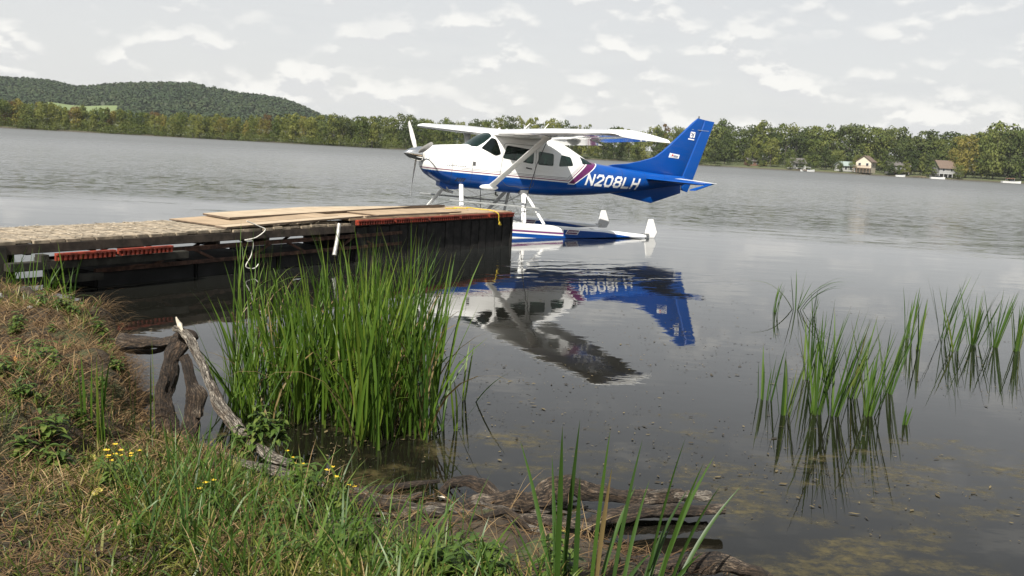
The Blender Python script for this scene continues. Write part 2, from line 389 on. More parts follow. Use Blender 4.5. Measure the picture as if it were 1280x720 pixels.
profs = [lambda t: .36*math.sqrt(max(.02, 1-((t-.5)/.55)**2)), lambda t: .30*math.sqrt(max(.02, 1-((t-.45)/.58)**2)),
         lambda t: .42*math.sqrt(max(.02, 1-((t-.55)/.5)**2)), lambda t: .25*math.sqrt(max(.02, 1-((t-.4)/.62)**2))]
def trunk_mesh(seed):
    r = random.Random(seed); mb = MB()
    lean = r.uniform(-.05, .05); mb.tube([(0, 0, -.04), (lean*.3, 0, .2), (lean, .01, .5), (lean*1.3, 0, .8)], [.022, .017, .012, .004], 7)
    for k in range(5):
        a = r.uniform(0, 2*PI); z0 = r.uniform(.15, .55); l = r.uniform(.15, .28)
        mb.tube([(lean*z0*2, 0, z0), (lean*z0*2+math.cos(a)*l*.6, math.sin(a)*l*.6, z0+l*.5), (lean*z0*2+math.cos(a)*l, math.sin(a)*l, z0+l)], [.009, .006, .002], 5)
    return mb.mesh('trunk', M_trunk, smooth=True)
crown_data = [crown_quads(34, 46, .024, profs[k % 4], 100+k) for k in range(8)]
crown_me = {}
def crown_mesh(k, mat):
    if (k, mat.name) not in crown_me:
        V, F, H_ = crown_data[k]; crown_me[(k, mat.name)] = quads_mesh('crown', V, F, mat, {'r': H_})
    return crown_me[(k, mat.name)]
trunks = [trunk_mesh(k) for k in range(4)]
def tree(name, u, Y, z, hgt, mat, label, group, wide=1.):
    k = random.randrange(8); u_ = float(u)
    zone = next(t for q, t in ((35, 'at the left picture edge'), (100, 'under the green field'), (170, 'under the dip of the hill'), (270, 'under the hill top'), (345, 'under the falling hill flank'), (430, 'where the hill runs out'), (520, 'just left of the propeller'), (600, 'seen past the nose'), (680, 'seen past the cabin'), (770, 'seen past the near wing'), (890, 'seen past the tail'), (960, 'just right of the tail fin'), (1045, 'above the small white cottage'), (1105, 'above the cream cottage'), (1160, 'above the grey cottage'), (1215, 'above the white railed deck'), (1e9, 'near the right picture edge')) if u_ < q)
    label = label.split('|')[0]+zone
    x = UX(u, Y)
    e = empty(name, (x, Y, z-(.11*hgt if u_ < 890 else .04*hgt)), random.uniform(0, 6.28), label=label, cat='tree', group=group)
    w = hgt*wide*random.uniform(.95, 1.3); e.scale = (w, w, hgt)
    link('crown', crown_mesh(k, mat), e); link('trunk', trunks[k % 4], e)
    return e
KIND = {'green': (M_green, 'green leafy tree'), 'dark': (M_dark, 'dark green leafy tree'), 'olive': (M_olive, 'olive yellow-green tree'), 'gold': (M_gold, 'golden yellowing tree'), 'rust': (M_rust, 'rusty brown-red tree turning for autumn')}
def horizon(u): return 360-FPX*math.tan(PITCH)+ROLL*(u-640)
def tree_row(u0, u1, step, off, tops, kinds, where, group, seed, wide=1., jit=.12):
    rr = random.Random(seed); u = u0
    while u < u1:
        k = rr.choices(list(kinds), list(kinds.values()))[0]; m, lb = KIND[k]
        Y = float(shoreD(u))+off+rr.uniform(-3, 3); topy = np.interp(u, tops[0], tops[1])
        z = float(land_z(off)); ztop = HC+(horizon(u)-topy)/FPX*Y
        hgt = max(4, (ztop-z)*rr.uniform(1-jit*1.6, 1+jit*.55))
        tree('deciduous_tree', u, Y, z, hgt, m, lb+' '+where, group, wide)
        u += step*rr.uniform(.7, 1.3)
LT = ([-80, 0, 40, 100, 150, 200, 260, 300, 350, 400, 450, 500, 540], [120, 122, 124, 131, 136, 139, 139, 142, 141, 142, 143, 146, 146])
tree_row(-90, 392, 11.5, 3.5, LT, dict(olive=5, gold=2.2, green=2.4, rust=.2), 'at the far waterline |', 'trees along the far left shore', 1, .62)
tree_row(-90, 392, 13, 22, LT, dict(olive=4, green=3, rust=.6, gold=.6), 'in the back row |', 'trees behind the far left shore', 2, .62)
CT = ([380, 400, 450, 500, 540, 580, 640, 700, 740, 780, 830, 870], [141, 141, 143, 141, 147, 148, 143, 147, 154, 157, 153, 152])
tree_row(390, 560, 12, 4, CT, dict(olive=4, green=5, dark=2, rust=.35), 'at the far waterline |', 'trees on the far shore left of the aircraft', 3, .6)
tree_row(390, 560, 13, 26, CT, dict(olive=3, green=5, dark=3, rust=.7), 'in the back row |', 'back row trees left of the aircraft', 4, .6)
tree_row(562, 880, 14, 5, CT, dict(olive=3, green=4, dark=3, rust=.3), 'at the far waterline |', 'trees on the far shore behind the aircraft', 5, .55)
tree_row(562, 880, 14, 28, CT, dict(olive=4, green=4, dark=2, rust=.5), 'in the back row |', 'back row trees behind the aircraft', 6, .55)
RT_ = ([870, 900, 930, 955, 1000, 1050, 1090, 1130, 1180, 1220, 1260, 1320, 1400], [152, 153, 154, 153, 156, 158, 160, 162, 166, 160, 155, 152, 152])
tree_row(885, 1400, 15, 46, RT_, dict(green=5, dark=4, olive=2), 'in the tall middle row |', 'tall trees behind the right shore cottages', 7, .8)
tree_row(880, 1400, 17, 72, RT_, dict(green=4, dark=5, olive=2), 'in the back row |', 'back row trees on the right shore', 8, .85)
FR = ([870, 930, 960, 1000, 1100, 1200, 1320], [168, 172, 166, 176, 180, 178, 172])
for u, ty, kind, wd, *fo in [(893, 172, 'dark', .7), (905, 165, 'dark', .6), (940, 176, 'olive', .8), (962, 172, 'olive', .75), (985, 186, 'green', .8), (1014, 172, 'green', .7), (1030, 180, 'dark', .7), (1045, 188, 'green', .7),
        (1102, 186, 'green', .7), (1068, 192, 'olive', .55), (1110, 194, 'dark', .8), (1132, 196, 'green', .8), (1158, 192, 'dark', .7), (952, 190, 'dark', .8), (1005, 195, 'green', .6), (1041, 194, 'dark', .8), (1127, 176, 'dark', .75), (1139, 182, 'dark', .7), (1150, 190, 'green', .7), (1196, 172, 'gold', .6), (1206, 168, 'gold', .55), (1226, 168, 'green', .6), (1240, 162, 'green', .6), (1258, 164, 'dark', .6), (1275, 160, 'green', .6), (1296, 160, 'dark', .6), (1320, 158, 'green', .6)]+[(q, t_, k_, w_, 5) for q, t_, k_, w_ in ((988, 193, 'green', .7), (1001, 199, 'dark', .9), (1049, 200, 'dark', .9), (1064, 203, 'green', .9), (1112, 199, 'dark', .9), (1123, 206, 'green', .9), (1131, 200, 'olive', .8), (1164, 202, 'green', .9), (1197, 206, 'green', 1.0), (937, 196, 'dark', .9), (950, 200, 'green', .9))]:
    Y = float(shoreD(u))+ (fo[0] if fo else 30 if u in (1014, 1045, 985) else 13); z = float(land_z(fo[0] if fo else 13)); zt = HC+(horizon(u)-ty)/FPX*Y
    m, lb = KIND[kind]
    tree('deciduous_tree', u, Y, z, zt-z, m, lb+' close to the water |', 'trees among the right shore cottages', wd)

# ---- hill wood as one mass
nh = 6400
uh = rng.uniform(-160, 640, nh*2); Yh = rng.uniform(800, 1420, nh*2)
ok = ~((uh > 57) & (uh < 150) & (Yh > 885) & (Yh < 1015)); uh = uh[ok][:nh]; Yh = Yh[ok][:nh]
nh = len(uh); xh = UX(uh, Yh); zh = hill_z(uh, Yh)
per = 56
d = rng.normal(size=(nh, per, 3)); d /= np.linalg.norm(d, axis=2)[..., None]; d[..., 2] = np.abs(d[..., 2])
hs = rng.uniform(4.2, 7.2, nh)[:, None, None]
pos = np.stack([xh, Yh, zh], -1)[:, None, :]+d*hs*np.array([.62, .62, 1.15])*rng.uniform(.7, 1.05, (nh, per, 1))
nn = d+rng.normal(size=d.shape)*.22; nn /= np.linalg.norm(nn, axis=2)[..., None]
A = np.cross(nn, rng.normal(size=nn.shape)); A /= np.linalg.norm(A, axis=2)[..., None]; B = np.cross(nn, A); s_ = hs*.14
V = np.stack([pos-A*s_-B*s_, pos+A*s_-B*s_, pos+A*s_+B*s_, pos-A*s_+B*s_], 2).reshape(-1, 3)
hr = np.repeat(np.clip(vnoise(xh, Yh, .02, 9)*.6+rng.random(nh)*.7, 0, 1.5), per*4)
link('hill_forest', quads_mesh('hill_forest', V, np.arange(len(V)).reshape(-1, 4), M_hillwood, {'r': hr}), kind='stuff', label='dark green forest covering the far hill')

# ---- cottages and small things on the far right shore
M_cream = paint('siding_cream', (.54, .48, .38), .7, .06, 3); M_white = paint('siding_white', (.40, .40, .385), .6, .05, 3)
M_grey = paint('siding_grey', (.22, .22, .21), .75, .08, 3); M_redb = paint('siding_red_brown', (.17, .09, .06), .8, .15, 3)
M_roofb = paint('shingle_brown', (.14, .10, .075), .9, .15, 4); M_roofg = paint('roof_grey_green', (.26, .31, .29), .7, .1, 3); M_roofd = paint('shingle_dark', (.11, .10, .095), .9, .12, 4)
M_pane = paint('window_pane', (.03, .035, .04), .15, .1, 2); M_deckw = paint('deck_timber', (.22, .15, .10), .85, .2, 4); M_rail = paint('white_rail', (.45, .45, .44), .6, .04, 3)
def cottage(u, off, w, d, h, pitch, wall, roof, label, yaw=0., deck=None, deckm=None, storeys=1, gable_front=False, porch=False):
    Y = float(shoreD(u))+off; x = UX(u, Y); z = float(land_z(off))
    e = empty('cottage', (x, Y, z-.1), yaw, label=label, cat='house', group='cottages on the right shore')
    z0 = 0.
    if deck: z0 = deck[2]
    body = MB(); body.box((-w/2, -d/2, 0), (w/2, d/2, z0+h))
    rh = pitch; ov = .5
    if gable_front:
        body.prism([(-w/2, z0+h), (w/2, z0+h), (0, z0+h+rh)], -d/2, d/2, 1)
    else:
        body.prism([(-d/2, z0+h), (d/2, z0+h), (0, z0+h+rh)], -w/2, w/2, 0)
    body.obj('wall', wall, e)
    rf = MB(); t = .18
    if gable_front:
        for s in (-1, 1):
            rf.hexa([(s*(w/2+ov), -d/2-ov, z0+h-ov*rh/(w/2)), (0, -d/2-ov, z0+h+rh+.02), (0, d/2+ov, z0+h+rh+.02), (s*(w/2+ov), d/2+ov, z0+h-ov*rh/(w/2)),
                     (s*(w/2+ov), -d/2-ov, z0+h-ov*rh/(w/2)+t), (0, -d/2-ov, z0+h+rh+t), (0, d/2+ov, z0+h+rh+t), (s*(w/2+ov), d/2+ov, z0+h-ov*rh/(w/2)+t)])
    else:
        for s in (-1, 1):
            rf.hexa([(-w/2-ov, s*(d/2+ov), z0+h-ov*rh/(d/2)), (w/2+ov, s*(d/2+ov), z0+h-ov*rh/(d/2)), (w/2+ov, 0, z0+h+rh+.02), (-w/2-ov, 0, z0+h+rh+.02),
                     (-w/2-ov, s*(d/2+ov), z0+h-ov*rh/(d/2)+t), (w/2+ov, s*(d/2+ov), z0+h-ov*rh/(d/2)+t), (w/2+ov, 0, z0+h+rh+t), (-w/2-ov, 0, z0+h+rh+t)])
    rf.obj('roof', roof, e)
    nwin = max(2, int(w/2.6))
    for s in range(storeys):
        for k in range(nwin):
            xx = -w/2+w*(k+.5)/nwin; zz = z0+.9+s*2.7
            f = MB().box((xx-.62, -d/2-.06, zz-.1), (xx+.62, -d/2+.02, zz+1.35)).obj('window', M_rail, e)
            MB().box((xx-.5, -d/2-.09, zz), (xx+.5, -d/2-.05, zz+1.2)).obj('pane', M_pane, f)
    f = MB().box((w/2-.02, -.6, z0+.9), (w/2+.06, .6, z0+2.2)).obj('window', M_rail, e); MB().box((w/2+.05, -.5, z0+1), (w/2+.09, .5, z0+2.1)).obj('pane', M_pane, f)
    if deck:
        dw, dd, dz = deck
        fl = MB().box((-dw/2, -d/2-dd, dz-.2), (dw/2, -d/2-.1, dz)).obj('deck', deckm, e)
        for k in range(6):
            xx = -dw/2+.15+(dw-.3)*k/5
            MB().box((xx-.1, -d/2-dd+.05, 0), (xx+.1, -d/2-dd+.25, dz-.2)).obj('post', deckm, e)
        rl = MB(); rl.box((-dw/2, -d/2-dd, dz+.95), (dw/2, -d/2-dd+.1, dz+1.05))
        for k in range(int(dw/.45)): xx = -dw/2+k*.45; rl.box((xx, -d/2-dd+.02, dz), (xx+.12, -d/2-dd+.08, dz+.95))
        rl.obj('railing', deckm, e)
        if porch: 
            MB().hexa([(-dw/2, -d/2-dd, dz+2.5), (dw/2, -d/2-dd, dz+2.5), (dw/2, -d/2+.1, dz+3.1), (-dw/2, -d/2+.1, dz+3.1), (-dw/2, -d/2-dd, dz+2.65), (dw/2, -d/2-dd, dz+2.65), (dw/2, -d/2+.1, dz+3.25), (-dw/2, -d/2+.1, dz+3.25)]).obj('porch_roof', roof, e)
    return e
cottage(1081, 8, 6.6, 8, 2.9, 2.4, M_cream, M_roofb, 'cream two-storey cottage with brown roof and raised timber deck', -.62, (7.4, 2.4, 2.2), M_deckw, gable_front=True)
cottage(1057, 12, 8, 6, 2.6, 1.7, M_white, M_roofg, 'low pale cottage with grey-green roof beside the cream one', .35)
cottage(995, 11, 6, 6, 2.7, 2.0, M_white, M_roofd, 'small white cottage with dark roof behind the moored boat', .2)
cottage(1120, 12, 9, 7, 2.8, 1.6, M_grey, M_roofd, 'grey cottage half hidden behind trees at mid shore', -.1, (8, 2.2, 1.0), M_deckw)
cottage(1177, 10, 7.5, 7, 2.5, 3.0, M_grey, M_roofb, 'cottage with steep brown roof above a long white railed deck', .15, (10.5, 2.4, 1.6), M_rail)
cottage(944, 16, 9, 6, 2.3, 1.3, M_redb, M_roofd, 'dark red-brown cabin at the grassy point left of the other cottages', .1)
M_hull = paint('boat_white', (.75, .75, .73), .35, .05, 2, coat=.4); M_canvas = paint('boat_canvas_red', (.35, .12, .09), .8, .1, 4); M_canvasw = paint('boat_canvas_white', (.7, .7, .68), .8, .05, 4)
def boat(u, off, L, label, canvas, rot=0., canopy=True):
    Y = float(shoreD(u))+off; e = empty('moored_boat', (UX(u, Y), Y, 0), rot, label=label, cat='boat', group='boats moored along the right shore')
    rings = []
    for t in np.linspace(0, 1, 9):
        x = (t-.5)*L; w = L*.17*(1-max(0, (t-.55)/.45)**2)+.02; s = .25*max(0, (t-.5))**2*4
        rings.append([(x, -w, .75+s), (x, -w*.8, -.1), (x, 0, -.25+s), (x, w*.8, -.1), (x, w, .75+s), (x, 0, .70+s)])
    MB().loft(rings).obj('hull', M_hull, e, smooth=True)
    if canopy:
        MB().box((-L*.3, -L*.13, 1.85), (L*.12, L*.13, 1.98)).obj('canopy', canvas, e, bevel=.04)
        for x in (-L*.28, L*.1):
            for y in (-L*.12, L*.12): MB().tube([(x, y, .7), (x, y, 1.86)], .04, 6).obj('post', M_rail, e)
    MB().box((-L*.1, -L*.1, .7), (L*.16, L*.1, 1.25)).obj('windscreen', M_pane, e, bevel=.06)
boat(1010, -4, 6.5, 'white motorboat with pale canopy moored by the small white cottage', M_canvasw, .25)
boat(1172, -4, 6, 'low open white boat moored below the white railed deck', M_canvasw, -.1, False)
boat(1264, -4, 7.5, 'white boat with dull red canopy at the far right of the shore', M_canvas, -.15)
boat(1126, -3, 4.2, 'small white rowing boat on the shore below the grey cottage', M_canvasw, .2, False)
def jetty(u, label):
    Y = float(shoreD(u)); e = empty('small_jetty', (UX(u, Y), Y, 0), 0, label=label, cat='jetty', group='small jetties on the right shore')
    MB().box((-1, -7, .5), (1, 2, .7)).obj('platform', M_deckw, e)
    for y in (-6.5, -3):
        for x in (-.8, .8): MB().tube([(x, y, -1), (x, y, .9)], .1, 6).obj('post', M_deckw, e)
jetty(1000, 'little timber jetty left of the canopied motorboat'); jetty(1146, 'little timber jetty right of the cream cottage')
# shoreline bushes, one low mass at the water's edge
def bush_mass(name, u0, u1, step, hlo, hhi, mat, label, off, seed):
    r = np.random.default_rng(seed); Vs = []; Fs = []; Hs = []; b = 0
    for u in np.arange(u0, u1, step):
        V, F, H_ = crown_data[r.integers(8)]; sel = r.permutation(len(F))[:260]
        Y = float(shoreD(u))+off+r.uniform(-1.5, 2.5); k = r.uniform(hlo, hhi)
        v = V.reshape(-1, 4, 3)[sel].reshape(-1, 3)*np.array([k*1.5, k*1.2, k])+np.array([UX(u, Y), Y, land_z(off)-.25*k]); Vs.append(v)
        Fs.append(np.arange(len(v)).reshape(-1, 4)+b); b += len(v); Hs.append(H_.reshape(-1, 4)[sel].ravel()*.5+r.random()*.5)
    link(name, quads_mesh(name, np.concatenate(Vs), np.concatenate(Fs), mat, {'r': np.concatenate(Hs)}), kind='stuff', label=label)
bush_mass('shoreline_bushes', -90, 560, 3.6, 3, 6, M_green, 'low bushes along the far left waterline', 1.5, 31)
bush_mass('shoreline_bushes', 560, 900, 6.5, 3, 6, M_dark, 'low bushes along the far waterline behind the aircraft', 1.5, 32)
bush_mass('undergrowth', 880, 1400, 8, 9, 14, M_dark, 'dense dark understorey behind the right shore cottages', 60, 34)
bush_mass('shoreline_bushes', 885, 1400, 9, 3, 6, M_dark, 'undergrowth between the cottages on the right shore', 17, 33)

# ================================================================== FLOATPLANE
# aircraft frame: x runs aft from the spinner tip, y to its left wing, z up from the propeller line; mesh coordinates are (3-x, y, z+1.55)
fwv = Vector((-math.cos(ahead), -math.sin(ahead), 0)); lfv = Vector((math.sin(ahead), -math.cos(ahead), 0))
PPT, BNK = .03, .0141
exv = -fwv*math.cos(PPT)-Vector((0, 0, 1))*math.sin(PPT); eyv = lfv*math.cos(BNK)-Vector((0, 0, 1))*math.sin(BNK); ezv = -exv.cross(eyv)
eyv = ezv.cross(-exv)
O_ = Vector((.1, 22.1, 1.581))-ezv*1.55
plane = empty('floatplane', label='white and blue high-wing floatplane moored beside the dock', cat='floatplane')
plane.matrix_world = Matrix(((-exv.x, eyv.x, ezv.x, O_.x), (-exv.y, eyv.y, ezv.y, O_.y), (-exv.z, eyv.z, ezv.z, O_.z), (0, 0, 0, 1)))
def L(p): return (3-p[0], p[1], p[2]+1.55)
BLUE = (.002, .060, .28); PURP = (.115, .018, .095); WHT = (.80, .80, .78)
def gloss(n, c, rough=.28, **k): return n.pbsdf(Base_Color=c, Roughness=rough, Coat_Weight=.08, Coat_Roughness=.03, Specular_IOR_Level=.20, **k)
def grime(n, c, amt=.10):
    v = n.obj(); return n.mix(n.mul(n.ss(n.noise(n.scale(v, (.6, 2, 2.5)), 3, 6, .65), .45, .75), amt), c, (.16, .15, .13))
m_skin, n = material('fuselage_paint')
ox, oy, oz = n.xyz(n.obj()); X = n.sub(3.0, ox); Z = n.sub(oz, 1.55)
zb = n.sub(-.235, n.mul(X, .016)); d1 = n.sub(Z, zb); xc = n.add(4.06, n.mul(n.add(Z, .24), 1.11)); d2 = n.mul(n.sub(xc, X), .67)
dm = n.m('MINIMUM', d1, d2)
c = n.mix(n.m('GREATER_THAN', dm, 0), BLUE, WHT)
c = n.mix(n.between(dm, .030, .052), c, (.20, .05, .10))
for a, b in ((.074, .084), (.104, .114)): c = n.mix(n.mul(n.between(dm, a, b), n.m('GREATER_THAN', X, 1.2)), c, (.17, .15, .17))
bw = n.add(.125, n.mul(n.add(Z, .29), .20))
inch = n.mul(n.mul(n.m('LESS_THAN', d2, 0), n.m('GREATER_THAN', n.add(d2, n.add(bw, .022)), 0)), n.m('GREATER_THAN', d1, -.035))
c = n.mix(inch, c, WHT)
inp = n.mul(n.mul(n.m('LESS_THAN', d2, -.005), n.m('GREATER_THAN', n.add(d2, bw), 0)), n.m('GREATER_THAN', d1, -.012))
c = n.mix(inp, c, PURP)
for q in (.98, 1.455, 4.82, 5.62, 6.36, 7.02): c = n.mix(n.mul(n.between(X, q, q+.013), .55), c, (.03, .03, .04))
c = n.mix(n.mul(n.mul(n.between(Z, .055, .064), n.m('LESS_THAN', X, 1.455)), .35), c, (.05, .05, .05))
n.out(gloss(n, grime(n, c, .13)))
m_white, n = material('white_paint'); n.out(gloss(n, grime(n, WHT, .08), .25))
m_blue, n = material('blue_paint'); n.out(gloss(n, grime(n, BLUE, .08)))
m_wing, n = material('wing_paint'); n.out(n.pbsdf(Base_Color=grime(n, (.72, .72, .70), .16), Roughness=.15, Coat_Weight=1.0, Coat_Roughness=.02, Specular_IOR_Level=.5))
m_inside = paint('cabin_lining', (.05, .052, .05), .9, .1, 5); m_seat = paint('seat_fabric', (.11, .115, .11), .9, .2, 20)
m_black = paint('black_rubber', (.012, .012, .012), .6, .1, 10); m_metal = paint('brushed_metal', (.55, .55, .54), .3, .1, 12, metal=.9); m_cable = paint('steel_cable', (.16, .16, .16), .5, .1, 12, metal=.6)
m_grey = paint('grey_metal', (.40, .41, .40), .45, .12, 10, metal=.3); m_purp = paint('purple_paint', PURP, .4, .05, 10)
m_decal = paint('white_decal', (.82, .82, .80), .45, .02, 10); m_darkdec = paint('dark_decal', (.03, .04, .12), .45, .05, 10); m_reddec = paint('red_decal', (.5, .03, .03), .45, .05, 10)
m_chrome = paint('polished_spinner', (.82, .81, .78), .12, .05, 8, metal=1.0); m_blade = paint('propeller_paint', (.55, .54, .51), .4, .12, 9)
m_glass, n = material('tinted_glass')
fr = n.new('ShaderNodeFresnel'); fr.inputs[0].default_value = 1.5
gl = n.new('ShaderNodeBsdfGlossy'); n.put(gl.inputs[0], (.95, 1, .98)); gl.inputs[1].default_value = .02
tr = n.new('ShaderNodeBsdfTransparent'); n.put(tr.inputs[0], (.24, .42, .35))
mx = n.new('ShaderNodeMixShader'); n.put(mx.inputs[0], n.add(n.mul(fr.outputs[0], .7), .02)); n.put(mx.inputs[1], tr.outputs[0]); n.put(mx.inputs[2], gl.outputs[0]); n.out(mx.outputs[0])

# fuselage stations: x, top, bottom, half width, exponent upper, exponent lower, height of the widest line
ST = np.array([
 [.44, .235, -.17, .26, 2.3, 2.3, .02], [.47, .262, -.26, .36, 2.5, 2.4, 0], [.56, .285, -.36, .43, 2.7, 2.5, -.03], [.75, .318, -.47, .475, 2.9, 2.6, -.08],
 [1.0, .347, -.555, .51, 3.0, 2.8, -.1], [1.3, .375, -.60, .54, 3.0, 3.0, -.12], [1.46, .388, -.61, .555, 3.0, 3.1, -.12], [1.56, .46, -.612, .565, 2.8, 3.1, -.12],
 [1.70, .575, -.615, .575, 2.7, 3.1, -.12], [1.85, .665, -.62, .59, 2.9, 3.1, -.12], [2.02, .725, -.63, .60, 3.3, 3.1, -.12], [2.25, .765, -.64, .605, 3.6, 3.2, -.12], [2.7, .78, -.65, .61, 3.8, 3.2, -.12],
 [3.2, .76, -.66, .605, 3.6, 3.2, -.12], [3.6, .70, -.66, .585, 3.2, 3.1, -.12], [4.0, .585, -.645, .545, 2.8, 3.0, -.13], [4.36, .42, -.62, .50, 2.5, 2.8, -.15], [4.75, .235, -.585, .45, 2.4, 2.6, -.17],
 [5.1, .195, -.55, .40, 2.4, 2.5, -.18], [5.6, .165, -.485, .335, 2.4, 2.4, -.16], [6.2, .125, -.40, .255, 2.3, 2.3, -.13], [6.8, .095, -.305, .175, 2.2, 2.2, -.1], [7.4, .075, -.20, .10, 2.2, 2.2, -.06], [7.86, .06, -.13, .04, 2, 2, -.04]])
def station(x): return [np.interp(x, ST[:, 0], ST[:, k]) for k in range(1, 7)]
def sect(x, inset=0., n=48):
    t, b, w, pu, pl, zc = station(x); t -= inset; b += inset; w -= inset; out = []
    for k in range(n):
        a = 2*PI*k/n; c, s = math.cos(a), math.sin(a); p = pu if s >= 0 else pl; hgt = (t-zc) if s >= 0 else (zc-b)
        out.append((x, math.copysign(abs(c)**(2/p), c)*w, zc+math.copysign(abs(s)**(2/p), s)*hgt))
    return out
def ysurf(x, z):
    t, b, w, pu, pl, zc = station(x); q = (z-zc)/(t-zc) if z >= zc else (zc-z)/(zc-b); p = pu if z >= zc else pl
    return w*max(0, 1-min(1, abs(q))**p)**(1/p)
xs = np.unique(np.concatenate([np.linspace(.44, .6, 7), np.linspace(.6, 1.4, 9), np.linspace(1.44, 2.3, 16), np.linspace(2.3, 4.8, 22), np.linspace(4.8, 7.86, 20)]))
mb = MB(L); mb.loft([sect(x) for x in xs]); skin = mb.obj('fuselage', [m_skin, m_inside], plane)
xg = [x for x in xs if 1.3 < x < 5.0]
def rounded(poly, r=.05, k=3):
    out = []; m = len(poly)
    for i in range(m):
        p = Vector(poly[i]); a = (Vector(poly[i-1])-p); b = (Vector(poly[(i+1) % m])-p); q = min(r, a.length*.45, b.length*.45)
        A = p+a.normalized()*q; B = p+b.normalized()*q
        for j in range(k+1):
            t = j/k; out.append(tuple(A*(1-t)**2+p*2*t*(1-t)+B*t*t))
    return out
SIDE_WINDOWS = [[(2.17, .15), (2.97, .075), (2.97, .40), (2.27, .455)], [(3.09, .07), (3.51, .065), (3.51, .35), (3.09, .385)], [(3.66, .065), (4.09, .105), (4.01, .31), (3.72, .345)]]
WS_SIDE = [(1.66, .335), (2.0, .185), (2.13, .235), (2.02, .575), (1.93, .60)]
cutters = []
for s in (-1, 1):
    for w in SIDE_WINDOWS: cutters.append((rounded(w), .25*s, .9*s, 'side_window'))
    cutters.append((rounded(WS_SIDE, .04), .36*s, .95*s, 'quarter_window'))
    cutters.append((rounded([(4.33, .345), (4.38, .165), (4.74, .18), (4.62, .27)], .03), .06*s, .8*s, 'rear_window'))
cutters.append((rounded([(1.475, .36), (1.62, .36), (1.945, .625), (2.0, .9), (1.7, .9), (1.4, .9)][:6], .02), -.43, .43, 'windscreen'))
sm = skin.modifiers.new('shell', 'SOLIDIFY'); sm.thickness = .018; sm.offset = -1; sm.material_offset = 1
cut_objs = []
for k, (poly, a, b, nm) in enumerate(cutters):
    c_ = MB(L); c_.prism(poly, a, b, 1); co = c_.obj('cutter', m_inside, plane); cut_objs.append(co)
    bo = skin.modifiers.new('cut%d' % k, 'BOOLEAN'); bo.operation = 'DIFFERENCE'; bo.object = co; bo.solver = 'EXACT'
newme = baked(skin); skin.modifiers.clear(); skin.data = newme; newme.name = 'fuselage'
newme.polygons.foreach_set('use_smooth', [True]*len(newme.polygons)); newme.set_sharp_from_angle(angle=R(38))
# panes: a thin inner shell cut to each opening
mb = MB(L); mb.loft([sect(x, .006) for x in xg]); pane = mb.obj('pane_shell', m_glass, plane)
for co, (poly, a, b, nm) in zip(cut_objs, cutters):
    pane.modifiers.clear(); sm = pane.modifiers.new('shell', 'SOLIDIFY'); sm.thickness = .006; sm.offset = -1
    bo = pane.modifiers.new('cut', 'BOOLEAN'); bo.operation = 'INTERSECT'; bo.object = co; bo.solver = 'EXACT'
    me = baked(pane); me.name = nm; me.polygons.foreach_set('use_smooth', [True]*len(me.polygons)); me.set_sharp_from_angle(angle=R(30)); link(nm, me, plane)
for co in cut_objs+[pane]: bpy.data.objects.remove(co)
# doors: a fine seam line and a handle
def on_skin(x, z, s=1, off=.004): return (x, s*(ysurf(x, z)+off), z)
for s in (-1, 1):
    seam = MB(L); path = rounded([(2.13, -.30), (2.20, .50), (3.03, .50), (3.03, -.48), (2.35, -.48)], .09, 4); path.append(path[0])
    pp = []
    for a, b in zip(path[:-1], path[1:]):
        for t in np.linspace(0, 1, 6)[:-1]: pp.append(on_skin(a[0]*(1-t)+b[0]*t, a[1]*(1-t)+b[1]*t, s, .0005))
    seam.tube(pp, .0045, 5, cap=False); d_ = seam.obj('door_seam', m_cable, plane)
    MB(L).tube([on_skin(2.78, -.02, s, .02), on_skin(2.84, -.03, s, .03), on_skin(2.93, -.04, s, .02)], .014, 6).obj('door_handle', m_black, plane)
# cowling details
for s in (-1, 1):
    for k in range(4):
        x = 1.10+k*.055; MB(L).hexa([on_skin(x+dx_, z_, s, o_) for o_ in (-.01, .006) for dx_, z_ in ((0, -.455), (.03, -.455), (.065, -.37), (.035, -.37))]).obj('louvre', m_black, plane)
    k_ = MB(L); k_.hexa([on_skin(x, z_, s, o_) for o_ in (-.01, .004) for x, z_ in ((1.465, -.07), (1.53, -.07), (1.53, .02), (1.465, .02))]); k_.obj('air_vent', m_cable, plane)
    # small model script on the cowling, unreadable at this size: a row of small marks
    sc_ = MB(L); rr_ = random.Random(4)
    for k in range(11):
        x = .86+k*.042; h_ = rr_.choice([.016, .02, .03])
        sc_.hexa([on_skin(x+dx_, z_, s, o_) for o_ in (-.004, .002) for dx_, z_ in ((0, -.115), (.022, -.115), (.03, -.115+h_), (.008, -.115+h_))])
    sc_.obj('cowling_script', m_cable, plane)
    it = MB(L); rings = []
    for q in (1, .0):
        rings.append([(.475-.035*q+.03, s*(.27+.105*math.cos(a)*q), .02+.10*math.sin(a)*q) for a in np.linspace(0, 2*PI, 14, endpoint=False)])
    it.loft(rings); it.obj('air_intake', m_black, plane)
mb = MB(L); mb.loft([[(x, yy, zz) for yy, zz in ((-w, -.5), (-w*.8, b), (w*.8, b), (w, -.5))] for x, w, b in ((.86, .13, -.60), (1.0, .17, -.665), (1.25, .17, -.66), (1.5, .1, -.60))]); mb.obj('air_scoop', m_blue, plane, smooth=True, angle=60)
for y in (-.12, .12): MB(L).tube([(1.02, y, -.6), (1.08, y, -.70), (1.2, y, -.73)], .03, 8).obj('exhaust_pipe', m_metal, plane)
